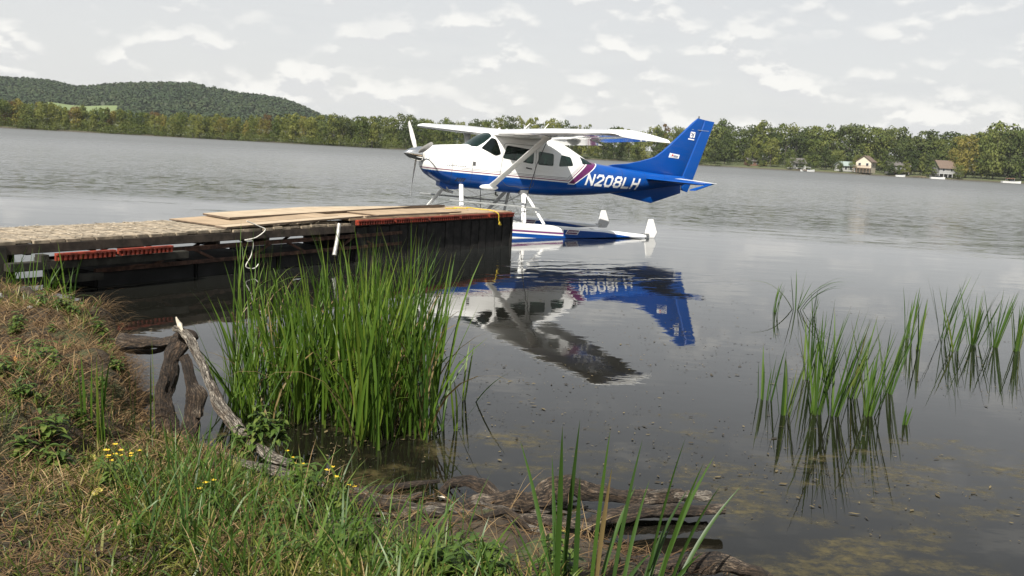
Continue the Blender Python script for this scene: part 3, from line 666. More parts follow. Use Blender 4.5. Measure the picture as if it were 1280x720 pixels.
# propeller
mb = MB(L); rings = []
for x, r in ((-.02, .004), (0, .022), (.04, .055), (.1, .092), (.18, .128), (.28, .156), (.37, .168), (.43, .17), (.445, .16)): rings.append([(x, r*math.cos(a), .085+r*math.sin(a)) for a in np.linspace(0, 2*PI, 24, endpoint=False)])
spn = mb.loft(rings).obj('spinner', m_chrome, plane, smooth=True, angle=50)
for th in (315, 75, 195):
    t = R(th); rad_ = Vector((0, math.sin(t), math.cos(t))); tan_ = Vector((0, math.cos(t), -math.sin(t))); mb = MB(L); rings = []
    for r, c_, tw, th_ in ((.10, .05, 60, .05), (.2, .07, 52, .04), (.35, .105, 40, .024), (.55, .118, 30, .017), (.78, .108, 22, .012), (.93, .092, 18, .009), (.99, .07, 17, .007), (1.015, .03, 17, .004)):
        ax = Vector((math.sin(R(tw)), 0, 0))+tan_*math.cos(R(tw)); nn_ = Vector((math.cos(R(tw)), 0, 0))-tan_*math.sin(R(tw)); o_ = Vector((.30, 0, .085))+rad_*r
        rings.append([tuple(o_+ax*c_*.5*a+nn_*th_*b) for a, b in ((-1, 0), (-.5, .5), (.2, .6), (1, 0), (.2, -.35), (-.5, -.35))])
    mb.loft(rings).obj('propeller_blade', m_blade, plane, smooth=True, angle=70)
# wings
AF = [(0, 0), (.0125, .024), (.05, .05), (.12, .073), (.25, .088), (.4, .087), (.6, .068), (.755, .046)]
AB = [(.0125, -.017), (.05, -.028), (.12, -.036), (.25, -.040), (.4, -.037), (.6, -.028), (.755, -.018)]
def wing_at(y):                                            # LE x, chord, height of the chord line, thickness factor
    a = abs(y); k = max(0, (a-2.55)/(5.3-2.55))
    return 1.97+.17*k, 1.64-.46*k, .655+.026*(a-.6), 1.0-.12*k
def foil(y, lo=0., hi=.755, drop=0.):
    xl, c_, z0, tf = wing_at(y); tf *= .95; up = [(q, h) for q, h in AF if lo <= q <= hi]; dn = [(q, h) for q, h in AB if lo <= q <= hi]
    return [(xl+q*c_, y, z0+.04+h*c_*tf) for q, h in up]+[(xl+q*c_, y, z0+.04+h*c_*tf) for q, h in reversed(dn)]
def aft_part(name, s, ya, yb, mat, defl=0.):
    cd_, sd__ = math.cos(R(defl)), math.sin(R(defl))
    rings = []
    for y in (ya, yb):
        xl, c_, z0, tf = wing_at(y)
        hx, hz = xl+.762*c_, z0+.04+.012*c_; rings.append([(hx+((q-.762)*c_)*cd_+(h*c_*tf*.95-.012*c_)*sd__, s*y, hz-((q-.762)*c_)*sd__+(h*c_*tf*.95-.012*c_)*cd_) for q, h in ((.762, .045), (.88, .024), (1.0, .0022), (1.0, -.0012), (.88, -.009), (.762, -.0175))])
    return MB(L).loft(rings).obj(name, mat, plane, smooth=True, angle=30)
for s in (1, -1):
    ys_ = [.3, .6, 1.2, 1.9, 2.55, 3.2, 3.9, 4.6, 5.05, 5.25]
    rings = [[(p[0], s*p[1], p[2]) for p in foil(y)] for y in ys_]
    MB(L).loft(rings).obj('wing', m_wing, plane, smooth=True, angle=40)
    aft_part('flap', s, .64, 2.66, m_wing, 19); aft_part('aileron', s, 2.69, 4.98, m_wing, 9)
    # drooped tip with full chord
    rings = []
    for y, sh, dz in ((5.0, 1, 0), (5.2, .995, -.001), (5.34, .95, -.005), (5.42, .86, -.015), (5.46, .70, -.028)):
        xl, c_, z0, tf = wing_at(5.0); tf *= .95*sh; xa = xl+.17*(1-sh)*1.6; cc = (xl+c_)-xa-.02*(1-sh)
        pts = [(q, h) for q, h in AF]+[(.88, .024), (1., .003), (.88, -.009)]+[(q, h) for q, h in reversed(AB)]
        rings.append([(xa+q*cc, s*(y+.001), z0+.026*(y-5)+.04+dz*(1+2*q)+h*c_*tf*1.012) for q, h in pts])
    MB(L).loft(rings).obj('wing_tip', m_white, plane, smooth=True, angle=45)
    # lift strut with root and tip cuffs
    a = Vector((1.97, s*.56, -.50)); b = Vector((2.42, s*2.28, wing_at(2.28)[2]+.0))
    mb = MB(L); d_ = (b-a).normalized(); fx = Vector((1, 0, 0)); fx = (fx-d_*fx.dot(d_)).normalized(); fn = d_.cross(fx); rings = []
    for t, w_, h_ in ((0, .10, .032), (.1, .085, .028), (.5, .08, .026), (.92, .085, .028), (1.0, .12, .03)):
        c_ = a.lerp(b, t); rings.append([tuple(c_+fx*w_*math.cos(q)+fn*h_*math.sin(q)) for q in np.linspace(0, 2*PI, 14, endpoint=False)])
    mb.loft(rings).obj('lift_strut', m_white, plane, smooth=True, angle=60)
    mb = MB(L); rings = []
    for q, w_ in ((-.25, .01), (-.2, .05), (-.05, .075), (.1, .07), (.19, .03), (.22, .008)): rings.append([(1.93+q, s*(.545+.07*math.cos(t)*w_/.075), -.54+w_*.95*math.sin(t)) for t in np.linspace(0, 2*PI, 12, endpoint=False)])
    mb.loft(rings).obj('strut_fairing', m_white, plane, smooth=True, angle=60)
    # tie-down strap hanging from the strut to the float
    MB(L).tube([(2.50, s*2.1, .62), (2.51, s*1.7, .1), (2.52, s*1.35, -.6), (2.52, s*1.2, -1.28)], .009, 5).obj('strap', m_black, plane)
for x0, z0, x1, z1 in ((2.82, .75, 3.09, 1.02), (3.33, .74, 3.59, 1.06)): MB(L).tube([(x0, 0, z0), (x1, 0, z1)], [.012, .007], 7).obj('antenna', m_white, plane)
for x0, y0 in ((2.2, .15), (2.5, -.1)): MB(L).tube([(x0, y0, .74), (x0+.02, y0, .83), (x0+.05, y0, .835)], .012, 6).obj('air_vent', m_white, plane)
# fin, dorsal, rudder
FIN = [(5.35, .175), (5.8, .23), (6.22, .335), (6.55, .435), (6.74, .505), (6.98, .68), (7.2, .88), (7.94, 1.60), (8.15, 1.575), (7.62, .06), (7.0, .05), (6.2, .06)]
def plate(poly, y, name, mat, edge=.35):
    """flat aerofoil-like plate: a thinner rim and a thicker middle"""
    cx = sum(p[0] for p in poly)/len(poly); cz = sum(p[1] for p in poly)/len(poly); inner = [(p[0]+(cx-p[0])*.12, p[1]+(cz-p[1])*.12) for p in poly]
    mb = MB(L); k = len(poly); i = mb.addv([(p[0], -y*edge, p[1]) for p in poly]+[(p[0], y*edge, p[1]) for p in poly]+[(p[0], -y, p[1]) for p in inner]+[(p[0], y, p[1]) for p in inner])
    for j in range(k):
        q = (j+1) % k; mb.face(i+j, i+q, i+k+q, i+k+j); mb.face(i+k+j, i+k+q, i+3*k+q, i+3*k+j); mb.face(i+j, i+2*k+j, i+2*k+q, i+q)
    mb.face(*[i+2*k+j for j in range(k)]); mb.face(*[i+3*k+j for j in range(k)])
    return mb.obj(name, mat, plane, smooth=True, angle=25)
plate(FIN, .045, 'tail_fin', m_blue)
plate([(8.165, 1.572), (8.475, 1.55), (8.02, .08), (7.86, -.335), (7.66, -.29), (7.64, .06)], .035, 'rudder', m_blue)
plate([(5.46, -.50), (6.75, -.68), (7.645, -.37), (7.63, -.13), (6.6, -.30)], .025, 'ventral_fin', m_blue)
MB(L).tube([(7.97, 0, 1.58), (7.97, 0, 1.655)], .02, 8).obj('beacon', m_cable, plane)
mb = MB(L); mb.hexa([(7.76+dx_, y_, 1.292+dz_) for dz_ in (0, .012) for dx_, y_ in ((0, -.046), (.55, -.037), (.55, .037), (0, .046))]); mb.obj('fin_cap_seam', m_grey, plane)
# stabiliser and elevator (elevator rests trailing edge up)
for s in (1, -1):
    rings = []
    for y, xl, xt, z0, th_ in ((.08, 6.38, 7.02, -.06, .05), (1.0, 6.48, 6.98, -.055, .04), (1.86, 6.58, 6.94, -.055, .03), (1.9, 6.64, 6.92, -.055, .015)):
        rings.append([(xl+(xt-xl)*q, s*y, z0+h*th_) for q, h in ((0, 0), (.1, .6), (.45, 1), (1, .6), (1, -.6), (.45, -1), (.1, -.6))])
    MB(L).loft(rings).obj('stabiliser', m_blue, plane, smooth=True, angle=40)
    rings = []; sl_ = .13
    for y, xl, xt in ((.12, 7.03, 7.50), (1.0, 6.995, 7.40), (1.9, 6.955, 7.27)):
        rings.append([(xl+(xt-xl)*q, s*y, -.055+(xt-xl)*q*sl_+h*.026) for q, h in ((0, 0), (.06, .9), (.55, .55), (1, .05), (1, -.05), (.55, -.55), (.06, -.9))])
    el = MB(L).loft(rings).obj('elevator', m_blue, plane, smooth=True, angle=40)
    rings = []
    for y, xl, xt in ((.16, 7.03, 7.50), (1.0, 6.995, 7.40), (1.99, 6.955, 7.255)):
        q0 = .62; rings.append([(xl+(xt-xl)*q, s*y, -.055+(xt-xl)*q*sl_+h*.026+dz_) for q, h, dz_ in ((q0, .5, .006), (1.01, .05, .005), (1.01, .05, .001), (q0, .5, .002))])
    MB(L).loft(rings).obj('white_strip', m_white, el)  # white strip laid over the rear of the elevator's upper side
    MB(L).hexa([(x, s*y, z) for z_off in (0, .028) for x, y, z in ((6.52, 1.92, -.225+z_off), (6.90, 1.905, -.115+z_off), (7.24, 1.905, -.03+z_off), (6.62, 2.03, -.215+z_off))]).obj('horn_balance', m_blue, el)
# registration letters, cut as strokes that follow the skin
GLYPH = {'N': [((0, 0), (0, 1)), ((0, 1), (1, 0)), ((1, 0), (1, 1))], '2': [((0, .78), (.2, 1), (.8, 1), (1, .8), (1, .62), (0, .0)), ((0, 0), (1, 0))],
 '0': [((.22, 0), (0, .2), (0, .8), (.22, 1), (.78, 1), (1, .8), (1, .2), (.78, 0), (.22, 0))], '8': [((.22, .52), (.04, .68), (.04, .84), (.22, 1), (.78, 1), (.96, .84), (.96, .68), (.78, .52), (.22, .52), (0, .34), (0, .16), (.22, 0), (.78, 0), (1, .16), (1, .34), (.78, .52))],
 'L': [((0, 1), (0, 0), (1, 0))], 'H': [((0, 0), (0, 1)), ((1, 0), (1, 1)), ((0, .5), (1, .5))]}
def lettering(s, text, x0, zb0, zslope, adv, w, h, thick, slant, off, name, mat):
    ms = MB(L)
    for k, ch in enumerate(text):
        bx = k*adv
        for st_ in GLYPH[ch]:
            for (a, b) in zip(st_[:-1], st_[1:]):
                A = np.array([a[0]*w, a[1]*h]); B = np.array([b[0]*w, b[1]*h]); d_ = (B-A)/np.linalg.norm(B-A); nn_ = np.array([-d_[1], d_[0]])*thick/2; A = A-d_*thick*.42; B = B+d_*thick*.42
                N_ = 5; top = []; bot = []
                for t in np.linspace(0, 1, N_):
                    for lst, sg in ((top, 1), (bot, -1)):
                        q = A*(1-t)+B*t+nn_*sg; lst.append(q)
                ids = []
                for q in top+bot:
                    X_ = q[0]+bx+q[1]*slant; x = x0+X_ if s > 0 else x0-X_; z = zb0+zslope*(x-4.47)+q[1]; ids.append(on_skin(x, z, s, off+.0006*(k % 2)))
                i = ms.addv(ids)
                for j in range(N_-1): ms.face(i+j, i+j+1, i+N_+j+1, i+N_+j)
    return ms.obj(name, mat, plane)
lettering(1, 'N208LH', 4.50, -.30, -.018, .285, .185, .235, .056, .30, .006, 'registration_lettering', m_decal)
lettering(-1, 'N208LH', 6.12, -.30, -.018, .285, .185, .235, .056, .30, .006, 'registration_lettering', m_decal)
# small marks on the fin
for s in (-1, 1):
    q = lambda pts, y: [(x, s*y, z) for x, z in pts]
    def flat(parts, name, mat, y=.0475, t=.003):
        mb = MB(L)
        for pts in parts: mb.prism(pts, s*y, s*(y+t), 1)
        return mb.obj(name, mat, plane)
    flat([[(7.715, 1.09), (7.865, 1.085), (7.88, 1.235), (7.735, 1.24)], [(7.665, 1.035), (7.86, 1.022), (7.865, 1.05), (7.675, 1.065)]], 'tail_emblem', m_decal)
    flat([[(7.73, 1.12), (7.80, 1.15), (7.87, 1.215), (7.80, 1.18)], [(7.79, 1.09), (7.81, 1.09), (7.835, 1.16), (7.815, 1.165)], [(7.74, 1.20), (7.79, 1.175), (7.80, 1.19), (7.75, 1.222)]], 'emblem_mark', m_darkdec, .0507)
    flat([[(7.125, .53), (7.44, .52), (7.46, .615), (7.155, .645)]], 'tail_decal', m_decal)
    flat([[(7.20, .575), (7.28, .57), (7.245, .63)]], 'decal_mark', m_reddec, .0507)
    flat([[(7.28+.035*k, .555-.002*k), (7.30+.035*k, .555-.002*k), (7.315+.035*k, .60-.003*k), (7.295+.035*k, .60-.003*k)] for k in range(4)]+[[(7.17, .548), (7.4, .538), (7.4, .545), (7.17, .556)]], 'decal_script', m_darkdec, .0507)
# cabin
for x in (2.32, 3.05, 3.75):
    for y in (-.27, .27):
        st_ = MB(L).box((x, y-.2, -.42), (x+.46, y+.2, -.26)).obj('seat', m_seat, plane, bevel=.04); MB(L).hexa([(x+.40, y-.2, -.3), (x+.50, y-.2, -.3), (x+.50, y+.2, -.3), (x+.40, y+.2, -.3), (x+.52, y-.17, .24), (x+.60, y-.17, .24), (x+.60, y+.17, .24), (x+.52, y+.17, .24)]).obj('backrest', m_seat, st_, bevel=.04)
MB(L).box((1.72, -.5, -.05), (1.84, .5, .27)).obj('instrument_panel', m_inside, plane, bevel=.02)
# floats
m_float, n = material('float_paint')
ox, oy, oz = n.xyz(n.obj()); X = n.sub(3.0, ox); Z = n.add(n.sub(oz, 1.55), n.mul(n.sub(X, 2.1), .018)); outer = n.m('GREATER_THAN', n.m('ABSOLUTE', oy), 1.13)
c = n.mix(n.between(Z, -1.435, -1.392), WHT, (.17, .05, .16)); c = n.mix(n.between(Z, -1.555, -1.468), c, BLUE)
aft = n.m('GREATER_THAN', X, 3.48); c = n.mix(aft, c, WHT)
top_ = n.sub(-1.322, n.mul(n.m('MAXIMUM', n.sub(X, 4.6), 0), .085)); bot_ = n.add(-1.60, n.mul(n.m('MAXIMUM', n.sub(X, 4.25), 0), .125))
c = n.mix(n.mul(aft, n.mul(n.m('LESS_THAN', Z, top_), n.m('GREATER_THAN', Z, bot_))), c, BLUE)
n.out(gloss(n, grime(n, c, .18), .3))
def fl_station(x):
    top = np.interp(x, [.1, .3, .6, 1.5, 3.0, 5.0, 5.92], [-1.25, -1.24, -1.235, -1.26, -1.285, -1.345, -1.40]); kee = np.interp(x, [.1, .3, .6, 1.2, 2.9, 2.95, 5.92], [-1.32, -1.5, -1.68, -1.78, -1.8, -1.70, -1.455])
    hw = np.interp(x, [.1, .3, .6, 1.2, 3.2, 4.5, 5.92], [.05, .17, .27, .33, .34, .25, .09]); chine = np.interp(x, [.1, .5, .9, 2.9, 2.95, 5.92], [-1.29, -1.42, -1.56, -1.60, -1.565, -1.44])
    return top, kee, hw, chine
for s in (1, -1):
    yc = s*1.13; rings = []
    for x in (.1, .16, .3, .6, 1.0, 1.5, 2.1, 2.6, 2.94, 2.96, 3.4, 4.0, 4.6, 5.2, 5.7, 5.92):
        t, k, w_, ch = fl_station(x); rings.append([(x, yc+w_*a, z) for a, z in ((0, t), (.55, t-.004), (.86, t-.02), (1, t-.055), (1, ch), (.55, ch+(k-ch)*.55), (0, k), (-.55, ch+(k-ch)*.55), (-1, ch), (-1, t-.055), (-.86, t-.02), (-.55, t-.004))])
    fl = MB(L).loft(rings).obj('float', m_float, plane, smooth=True, angle=32)
    MB(L).prism([(5.93, -1.36), (5.99, -1.02), (6.12, -1.01), (6.265, -1.33), (6.20, -1.47), (5.95, -1.48)], yc-.02, yc+.02, 1).obj('water_rudder', m_white, fl, bevel=.008)
    MB(L).box((5.86, yc-.05, -1.42), (6.02, yc+.05, -1.37)).obj('rudder_bracket', m_metal, fl)
    for x in (.9, 2.1, 3.4, 4.4): 
        t, k, w_, ch = fl_station(x); MB(L).tube([(x, yc, t-.004), (x, yc, t+.012)], .05, 10).obj('hatch_cap', m_grey, fl)
    # name plate box on the side
    for so_ in (1, -1):
        def side(x, z, o_): t, k, w_, ch = fl_station(x); return (x, yc+so_*(w_+o_), z)
        np_ = MB(L).hexa([side(x, z, o_) for o_ in (-.002, .003) for x, z in ((3.53, -1.445), (3.86, -1.455), (3.93, -1.345), (3.60, -1.335))]).obj('name_plate', m_decal, fl)
        MB(L).hexa([side(x, z, o_) for o_ in (.001, .006) for x, z in ((3.56, -1.435), (3.845, -1.443), (3.90, -1.355), (3.615, -1.347))]).obj('plate_field', m_purp, np_)
        mk = MB(L); r_ = random.Random(2)
        for k in range(9):
            x = 3.605+k*.03; mk.hexa([side(x+dx_, z, o_) for o_ in (.004, .008) for dx_, z in ((0, -1.41), (.017, -1.41), (.024, -1.41+r_.choice((.03, .04))), (.008, -1.38))])
        mk.obj('plate_script', m_decal, np_)
    # struts
    def strut(a, b, w_, t_, name='float_strut', mat=m_white):
        a, b = Vector(a), Vector(b); mb = MB(L); d_ = (b-a).normalized(); fx = Vector((1, 0, 0)); fx = (fx-d_*fx.dot(d_)).normalized(); fn = d_.cross(fx)
        mb.loft([[tuple(c_+fx*w_*math.cos(q)+fn*t_*math.sin(q)) for q in np.linspace(0, 2*PI, 12, endpoint=False)] for c_ in (a, b)]).obj(name, mat, plane, smooth=True, angle=60)
    strut((1.28, s*.40, -.52), (1.05, yc, -1.19), .05, .022); strut((2.86, s*.46, -.60), (2.60, yc, -1.27), .055, .024); strut((2.90, s*.44, -.60), (3.12, yc, -1.27), .038, .02)
    MB(L).hexa([(x, s*y, z) for z in (-.66, -.55) for x, y in ((2.74, .38), (2.96, .38), (2.96, .52), (2.74, .52))]).obj('strut_bracket', m_metal, plane, bevel=.01)
    MB(L).tube([(.80, s*.98, -.86), (3.1, s*.98, -.925)], .02, 8).obj('step_bar', m_grey, plane)
    MB(L).tube([(1.28, s*.40, -.55), (2.6, yc, -1.25)], .006, 5).obj('brace_wire', m_cable, plane); MB(L).tube([(2.86, s*.46, -.62), (1.05, yc, -1.18)], .006, 5).obj('brace_wire', m_cable, plane)
for x, z in ((1.05, -1.22), (2.62, -1.30)): MB(L).tube([(x, -1.13, z), (x, 1.13, z)], .035, 10).obj('spreader_bar', m_grey, plane)
for s in (1, -1): MB(L).tube([(2.86, s*.46, -.62), (2.6, -s*1.1, -1.26)], .006, 5).obj('brace_wire', m_cable, plane)
MB(L).tube([(2.3, .1, -.65), (2.3, .1, -.72), (2.36, .1, -.73)], .02, 6).obj('drain_mast', m_black, plane)

# ================================================================== DOCK
# dock frame: origin at the front right corner, x runs out along the dock (t = -x runs back to the bank), y to its far side
dk_rz = math.atan2(.847, .531)
m_ply = paint('weathered_plywood', (.37, .27, .17), .85, .16, 2.2, bump=.004); m_ply2 = paint('pale_plywood', (.42, .33, .225), .85, .12, 3, bump=.003); m_plyedge = paint('plywood_edge', (.14, .10, .07), .9, .2, 9)
m_board = paint('old_deck_board', (.36, .295, .21), .92, .3, 9, bump=.006); m_beam = paint('dark_timber', (.055, .040, .028), .9, .3, 7, bump=.004); m_tim = paint('wet_timber', (.03, .027, .018), .8, .25, 8)
m_tar = paint('black_float_box', (.006, .0055, .0045), .95, .2, 3, bump=.004); m_red = paint('red_rub_rail', (.30, .042, .018), .6, .3, 8, bump=.002); m_rust = paint('rusty_steel', (.085, .036, .018), .85, .35, 12, bump=.002)
m_fasc = paint('tarred_plank', (.011, .009, .007), .9, .3, 6, bump=.003)
m_yel = paint('yellow_rope', (.62, .45, .03), .8, .2, 30); m_wrope = paint('white_rope', (.58, .56, .50), .8, .1, 20); m_gal = paint('galvanised_pole', (.45, .44, .40), .5, .2, 14, metal=.4)
dock = empty('dock', (-.15, 18.715, 0), dk_rz, label='weathered timber dock on black floats with red rub rails', cat='dock')
def D(p): return (-p[0], p[1], p[2])
ZR, ZL = .70, .635
for k in range(4):
    a = -.12+k*1.22
    mb = MB(D); mb.box((a, .0, ZR-.035+.004*(k % 2)), (a+1.215, 1.38+.02*(k % 2), ZR+.004*(k % 2))); mb.obj('deck_panel', m_ply, dock, bevel=.006)
# older deck on the left: cross boards, nearer ones told apart
tb = 4.72; k = 0
while tb < 14.2:
    wd = .19+random.uniform(-.012, .012)
    mb = MB(D); dz = random.uniform(-.008, .006); i = random.uniform(-.03, .03)
    mb.box((tb, -.02+i, ZL-.04+dz), (tb+wd-.012, 1.42+random.uniform(-.03, .03), ZL+dz)); mb.obj('deck_board', m_board, dock, bevel=.005); tb += wd; k += 1
# chips and bark litter trodden into the left deck
nc = 2600; t = rng.uniform(4.8, 14.2, nc); w = rng.uniform(0, 1.4, nc); a = rng.uniform(0, PI, nc); l = rng.uniform(.006, .030, nc); b_ = l*rng.uniform(.15, .4, nc)
base_ = np.stack([-t, w, np.full(nc, ZL+.0085)+rng.uniform(0, .006, nc)], -1)[:, None, :]
ca, sa = np.cos(a), np.sin(a); off = np.stack([np.stack([ca*l*i-sa*b_*j, sa*l*i+ca*b_*j, rng.uniform(-.002, .004, nc)], -1) for i, j in ((-1, -1), (1, -1), (1, 1), (-1, 1))], 1)
m_chip, n = material('wood_chips'); n.out(n.pbsdf(Base_Color=n.ramp(n.attr('r'), [(.1, (.20, .155, .105)), (.5, (.32, .265, .19)), (.9, (.44, .38, .29))]), Roughness=.9))
o = link('wood_chips', quads_mesh('wood_chips', (base_+off).reshape(-1, 3), np.arange(nc*4).reshape(-1, 4), m_chip, {'r': np.repeat(rng.random(nc), 4)}), dock, kind='stuff')
# front beams, chords and braces
MB(D).box((4.66, -.05, ZL-.15), (14.2, -.015, ZL-.042)).obj('front_beam', m_beam, dock, bevel=.006)
MB(D).box((-.12, .0, ZR-.13), (4.7, .05, ZR-.038)).obj('front_beam', m_beam, dock, bevel=.006)
MB(D).box((4.66, 1.34, ZL-.18), (14.2, 1.40, ZL-.042)).obj('rear_beam', m_beam, dock)
MB(D).box((-.12, 1.31, ZR-.14), (4.7, 1.36, ZR-.038)).obj('rear_beam', m_beam, dock)
for y in (.03, 1.3):
    MB(D).bar((3.4, y, .42), (8.6, y, .40), .05, .055).obj('upper_chord', m_rust, dock); MB(D).bar((3.4, y, .235), (9.2, y, .215), .05, .05).obj('lower_chord', m_rust, dock)
    for k, (a, b) in enumerate(((4.1, 4.5), (4.95, 4.6), (5.7, 6.1), (6.75, 6.35), (7.4, 7.8), (8.35, 7.95))): MB(D).bar((a, y+.005, .23), (b, y+.005, .41), .03, .035).obj('diagonal_brace', m_rust, dock)
for tt in (5.2, 6.4, 7.3, 8.5): MB(D).box((tt, .05, .40), (tt+.07, 1.30, ZL-.045)).obj('cross_joist', m_beam, dock)
for tt in np.arange(9.2, 14, .8): MB(D).box((tt, .0, ZL-.17), (tt+.06, 1.33, ZL-.045)).obj('cross_joist', m_beam, dock)
for a, b, w0, w1, zt in ((-.10, 1.45, .06, 1.28, .555), (1.47, 3.05, .06, 1.28, .55), (3.07, 4.6, .06, 1.2, .545), (4.64, 6.15, .10, 1.25, .19), (6.2, 7.65, .10, 1.25, .19), (7.7, 9.15, .08, 1.25, .19)):
    MB(D).box((a, w0, -.35), (b, w1, zt)).obj('float_box', m_tar, dock, bevel=.02)
tb = -.10
while tb < 4.5:
    wd = random.uniform(.24, .34); MB(D).box((tb, .015+random.uniform(0, .012), -.25+random.uniform(-.03, .03)), (tb+wd-.012, .058, ZR-.14+random.uniform(-.01, .004))).obj('fascia_plank', m_fasc, dock, bevel=.006); tb += wd
MB(D).box((-.17, -.01, -.6), (-.105, .09, ZR-.04)).obj('corner_post', m_fasc, dock, bevel=.008)
# ribbed red rub rails
def rub(t0, t1, y, z0, z1):
    mb = MB(D); mb.box((t0+.01, y-.035, z0), (t1-.01, y, z1)); mb.box((t0+.01, y-.065, z1-.022), (t1-.01, y-.034, z1)); k = t0+.02
    while k < t1-.04: mb.box((k, y-.06, z0+.004), (k+.028, y-.034, z1-.021)); k += .062
    mb.obj('rub_rail', m_red, dock)
for k in range(5): rub(-.13+k*.955, -.13+(k+1)*.955-.02, -.001, ZR-.105, ZR-.022)
rub(8.28, 9.06, -.19, .415, .50); rub(9.09, 9.85, -.19, .41, .495)
MB(D).box((8.0, -.19, .31), (10.35, -.06, .405)).obj('rail_timber', m_tim, dock, bevel=.008)
for tt in (8.6, 9.9): MB(D).box((tt, -.185, .405), (tt+.09, -.055, ZL-.155)).obj('hanger', m_tim, dock)
for tt, w in ((10.3, .0), (10.3, 1.3), (12.4, .05), (12.4, 1.3), (9.5, 1.3)): MB(D).box((tt, w-.06, -.8), (tt+.12, w+.06, ZL-.045)).obj('post', m_tim, dock, bevel=.01)
MB(D).box((10.5, .25, -.5), (13.8, 1.2, .47)).obj('bulkhead', m_tim, dock, bevel=.02)
MB(D).bar((9.15, -.05, .16), (13.5, -.05, .20), .04, .09).obj('lower_rail', m_tim, dock)
MB(D).bar((10.4, -.06, .12), (12.4, -.06, .55), .04, .09).obj('cross_brace', m_tim, dock)
# loose sheets and boards lying on the dock
def sheet(name, pts, z, th, mat, label, tilt=0., cat='plywood sheet', group=None):
    """pts in dock t,w; z may vary per corner"""
    cx = sum(p[0] for p in pts)/len(pts); cy = sum(p[1] for p in pts)/len(pts)
    e = empty(name, Vector((-.15, 18.715, 0))+Matrix.Rotation(dk_rz, 3, 'Z') @ Vector((-cx, cy, 0)), dk_rz, label=label, cat=cat, group=group)
    zz = z if isinstance(z, (list, tuple)) else [z]*len(pts); mb = MB(); k = len(pts)
    i = mb.addv([(-(p[0]-cx), p[1]-cy, q) for p, q in zip(pts, zz)]+[(-(p[0]-cx), p[1]-cy, q+th) for p, q in zip(pts, zz)])
    mb.face(*range(i, i+k)); mb.face(*range(i+k, i+2*k)); 
    for j in range(k): mb.face(i+j, i+(j+1) % k, i+k+(j+1) % k, i+k+j)
    mb.obj('panel', [mat], e, bevel=.004)
    mb = MB(); 
    for j in range(k):
        a, b = pts[j], pts[(j+1) % k]; za, zb_ = zz[j], zz[(j+1) % k]; d_ = Vector((-(b[0]-a[0]), b[1]-a[1])).normalized(); o_ = Vector((d_.y, -d_.x))*.002
        A = Vector((-(a[0]-cx), a[1]-cy)); B = Vector((-(b[0]-cx), b[1]-cy))
        s_ = 1 if (A+B).dot(o_) > 0 else -1; o_ = o_*s_; A, B = A+o_, B+o_
        q = mb.addv([(A.x, A.y, za+.003), (B.x, B.y, zb_+.003), (B.x, B.y, zb_+th-.003), (A.x, A.y, za+th-.003)]); mb.face(q, q+1, q+2, q+3)
    mb.obj('edge', m_plyedge, e)
    return e
sheet('plywood_sheet', [(7.15, .30), (7.15, 1.34), (4.75, 1.42), (4.72, .28)], [ZL+.012, ZL+.012, ZR+.012, ZR+.012], .022, m_ply, 'tan plywood sheet sloping from the lower left deck up to the platform')
sheet('plywood_sheet', [(6.62, .66), (6.5, 1.40), (4.2, 1.52), (2.2, 1.12), (2.0, .98)], [ZL+.062, ZL+.062, ZR+.036, ZR+.036, ZR+.036], .032, m_ply2, 'thick dark-edged plywood sheet lying on top of another sheet at mid dock')
sheet('plank', [(7.25, -.02), (7.25, .22), (4.4, .27), (4.4, .02)], [ZL+.012, ZL+.012, ZR+.012, ZR+.012], .028, m_ply2, 'pale warped plank bridging the two deck levels at the front edge', cat='plank')
sheet('plywood_sheet', [(3.9, .12), (3.9, .93), (1.5, .90), (1.5, .12)], ZR+.012, .02, m_ply, 'tan plywood sheet lying at the middle of the platform')
sheet('plank', [(1.9, 1.2), (1.9, 1.34), (.6, 1.33), (.6, 1.19)], ZR+.012, .04, m_beam, 'short dark plank at the far edge of the platform', cat='plank')
sheet('plank', [(4.3, .03), (4.3, .085), (2.0, .085), (2.0, .03)], ZR+.01, .018, m_beam, 'thin dark batten along the platform front edge', cat='plank')
def dockw(t, w, z): 
    v = Matrix.Rotation(dk_rz, 3, 'Z') @ Vector((-t, w, z)); return (v.x-.15, v.y+18.715, v.z)
def smooth_path(P, k=5):
    P = [Vector(p) for p in P]; out = []
    for i in range(len(P)-1):
        a = P[max(0, i-1)]; b = P[i]; c = P[i+1]; d = P[min(len(P)-1, i+2)]
        for j in range(k):
            t = j/k; out.append(.5*((2*b)+(c-a)*t+(2*a-5*b+4*c-d)*t*t+(3*b-a-3*c+d)*t**3))
    out.append(P[-1]); return out
def free_tube(name, path, rad, mat, label, cat, n=7, k=5, group=None, jit=0.):
    path = smooth_path(path, k); c = path[0].copy()
    rr_ = rad if not isinstance(rad, (list, tuple)) else list(np.interp(np.linspace(0, 1, len(path)), np.linspace(0, 1, len(rad)), rad))
    o = MB().tube([p-c for p in path], rr_, n, jit=jit).obj(name, mat, None, smooth=True, angle=80); o.location = c
    return tag(o, label, cat, group)
zt = ZR+.047
free_tube('rope', [dockw(1.35, .62, zt), dockw(1.15, .50, zt), dockw(1.0, .66, zt), dockw(.85, .45, zt), dockw(.72, .55, zt+.01), dockw(.62, .30, zt-.01), dockw(.55, .06, zt-.02), dockw(.52, -.085, ZR-.03), dockw(.50, -.09, ZR-.16), dockw(.47, -.10, ZR-.20), dockw(.52, -.11, ZR-.235), dockw(.42, -.10, ZR-.25), dockw(.50, -.10, ZR-.20), dockw(.45, -.09, ZR-.27)], .010, m_yel, 'yellow rope lying on the platform and knotted over its front edge', 'rope', 6)
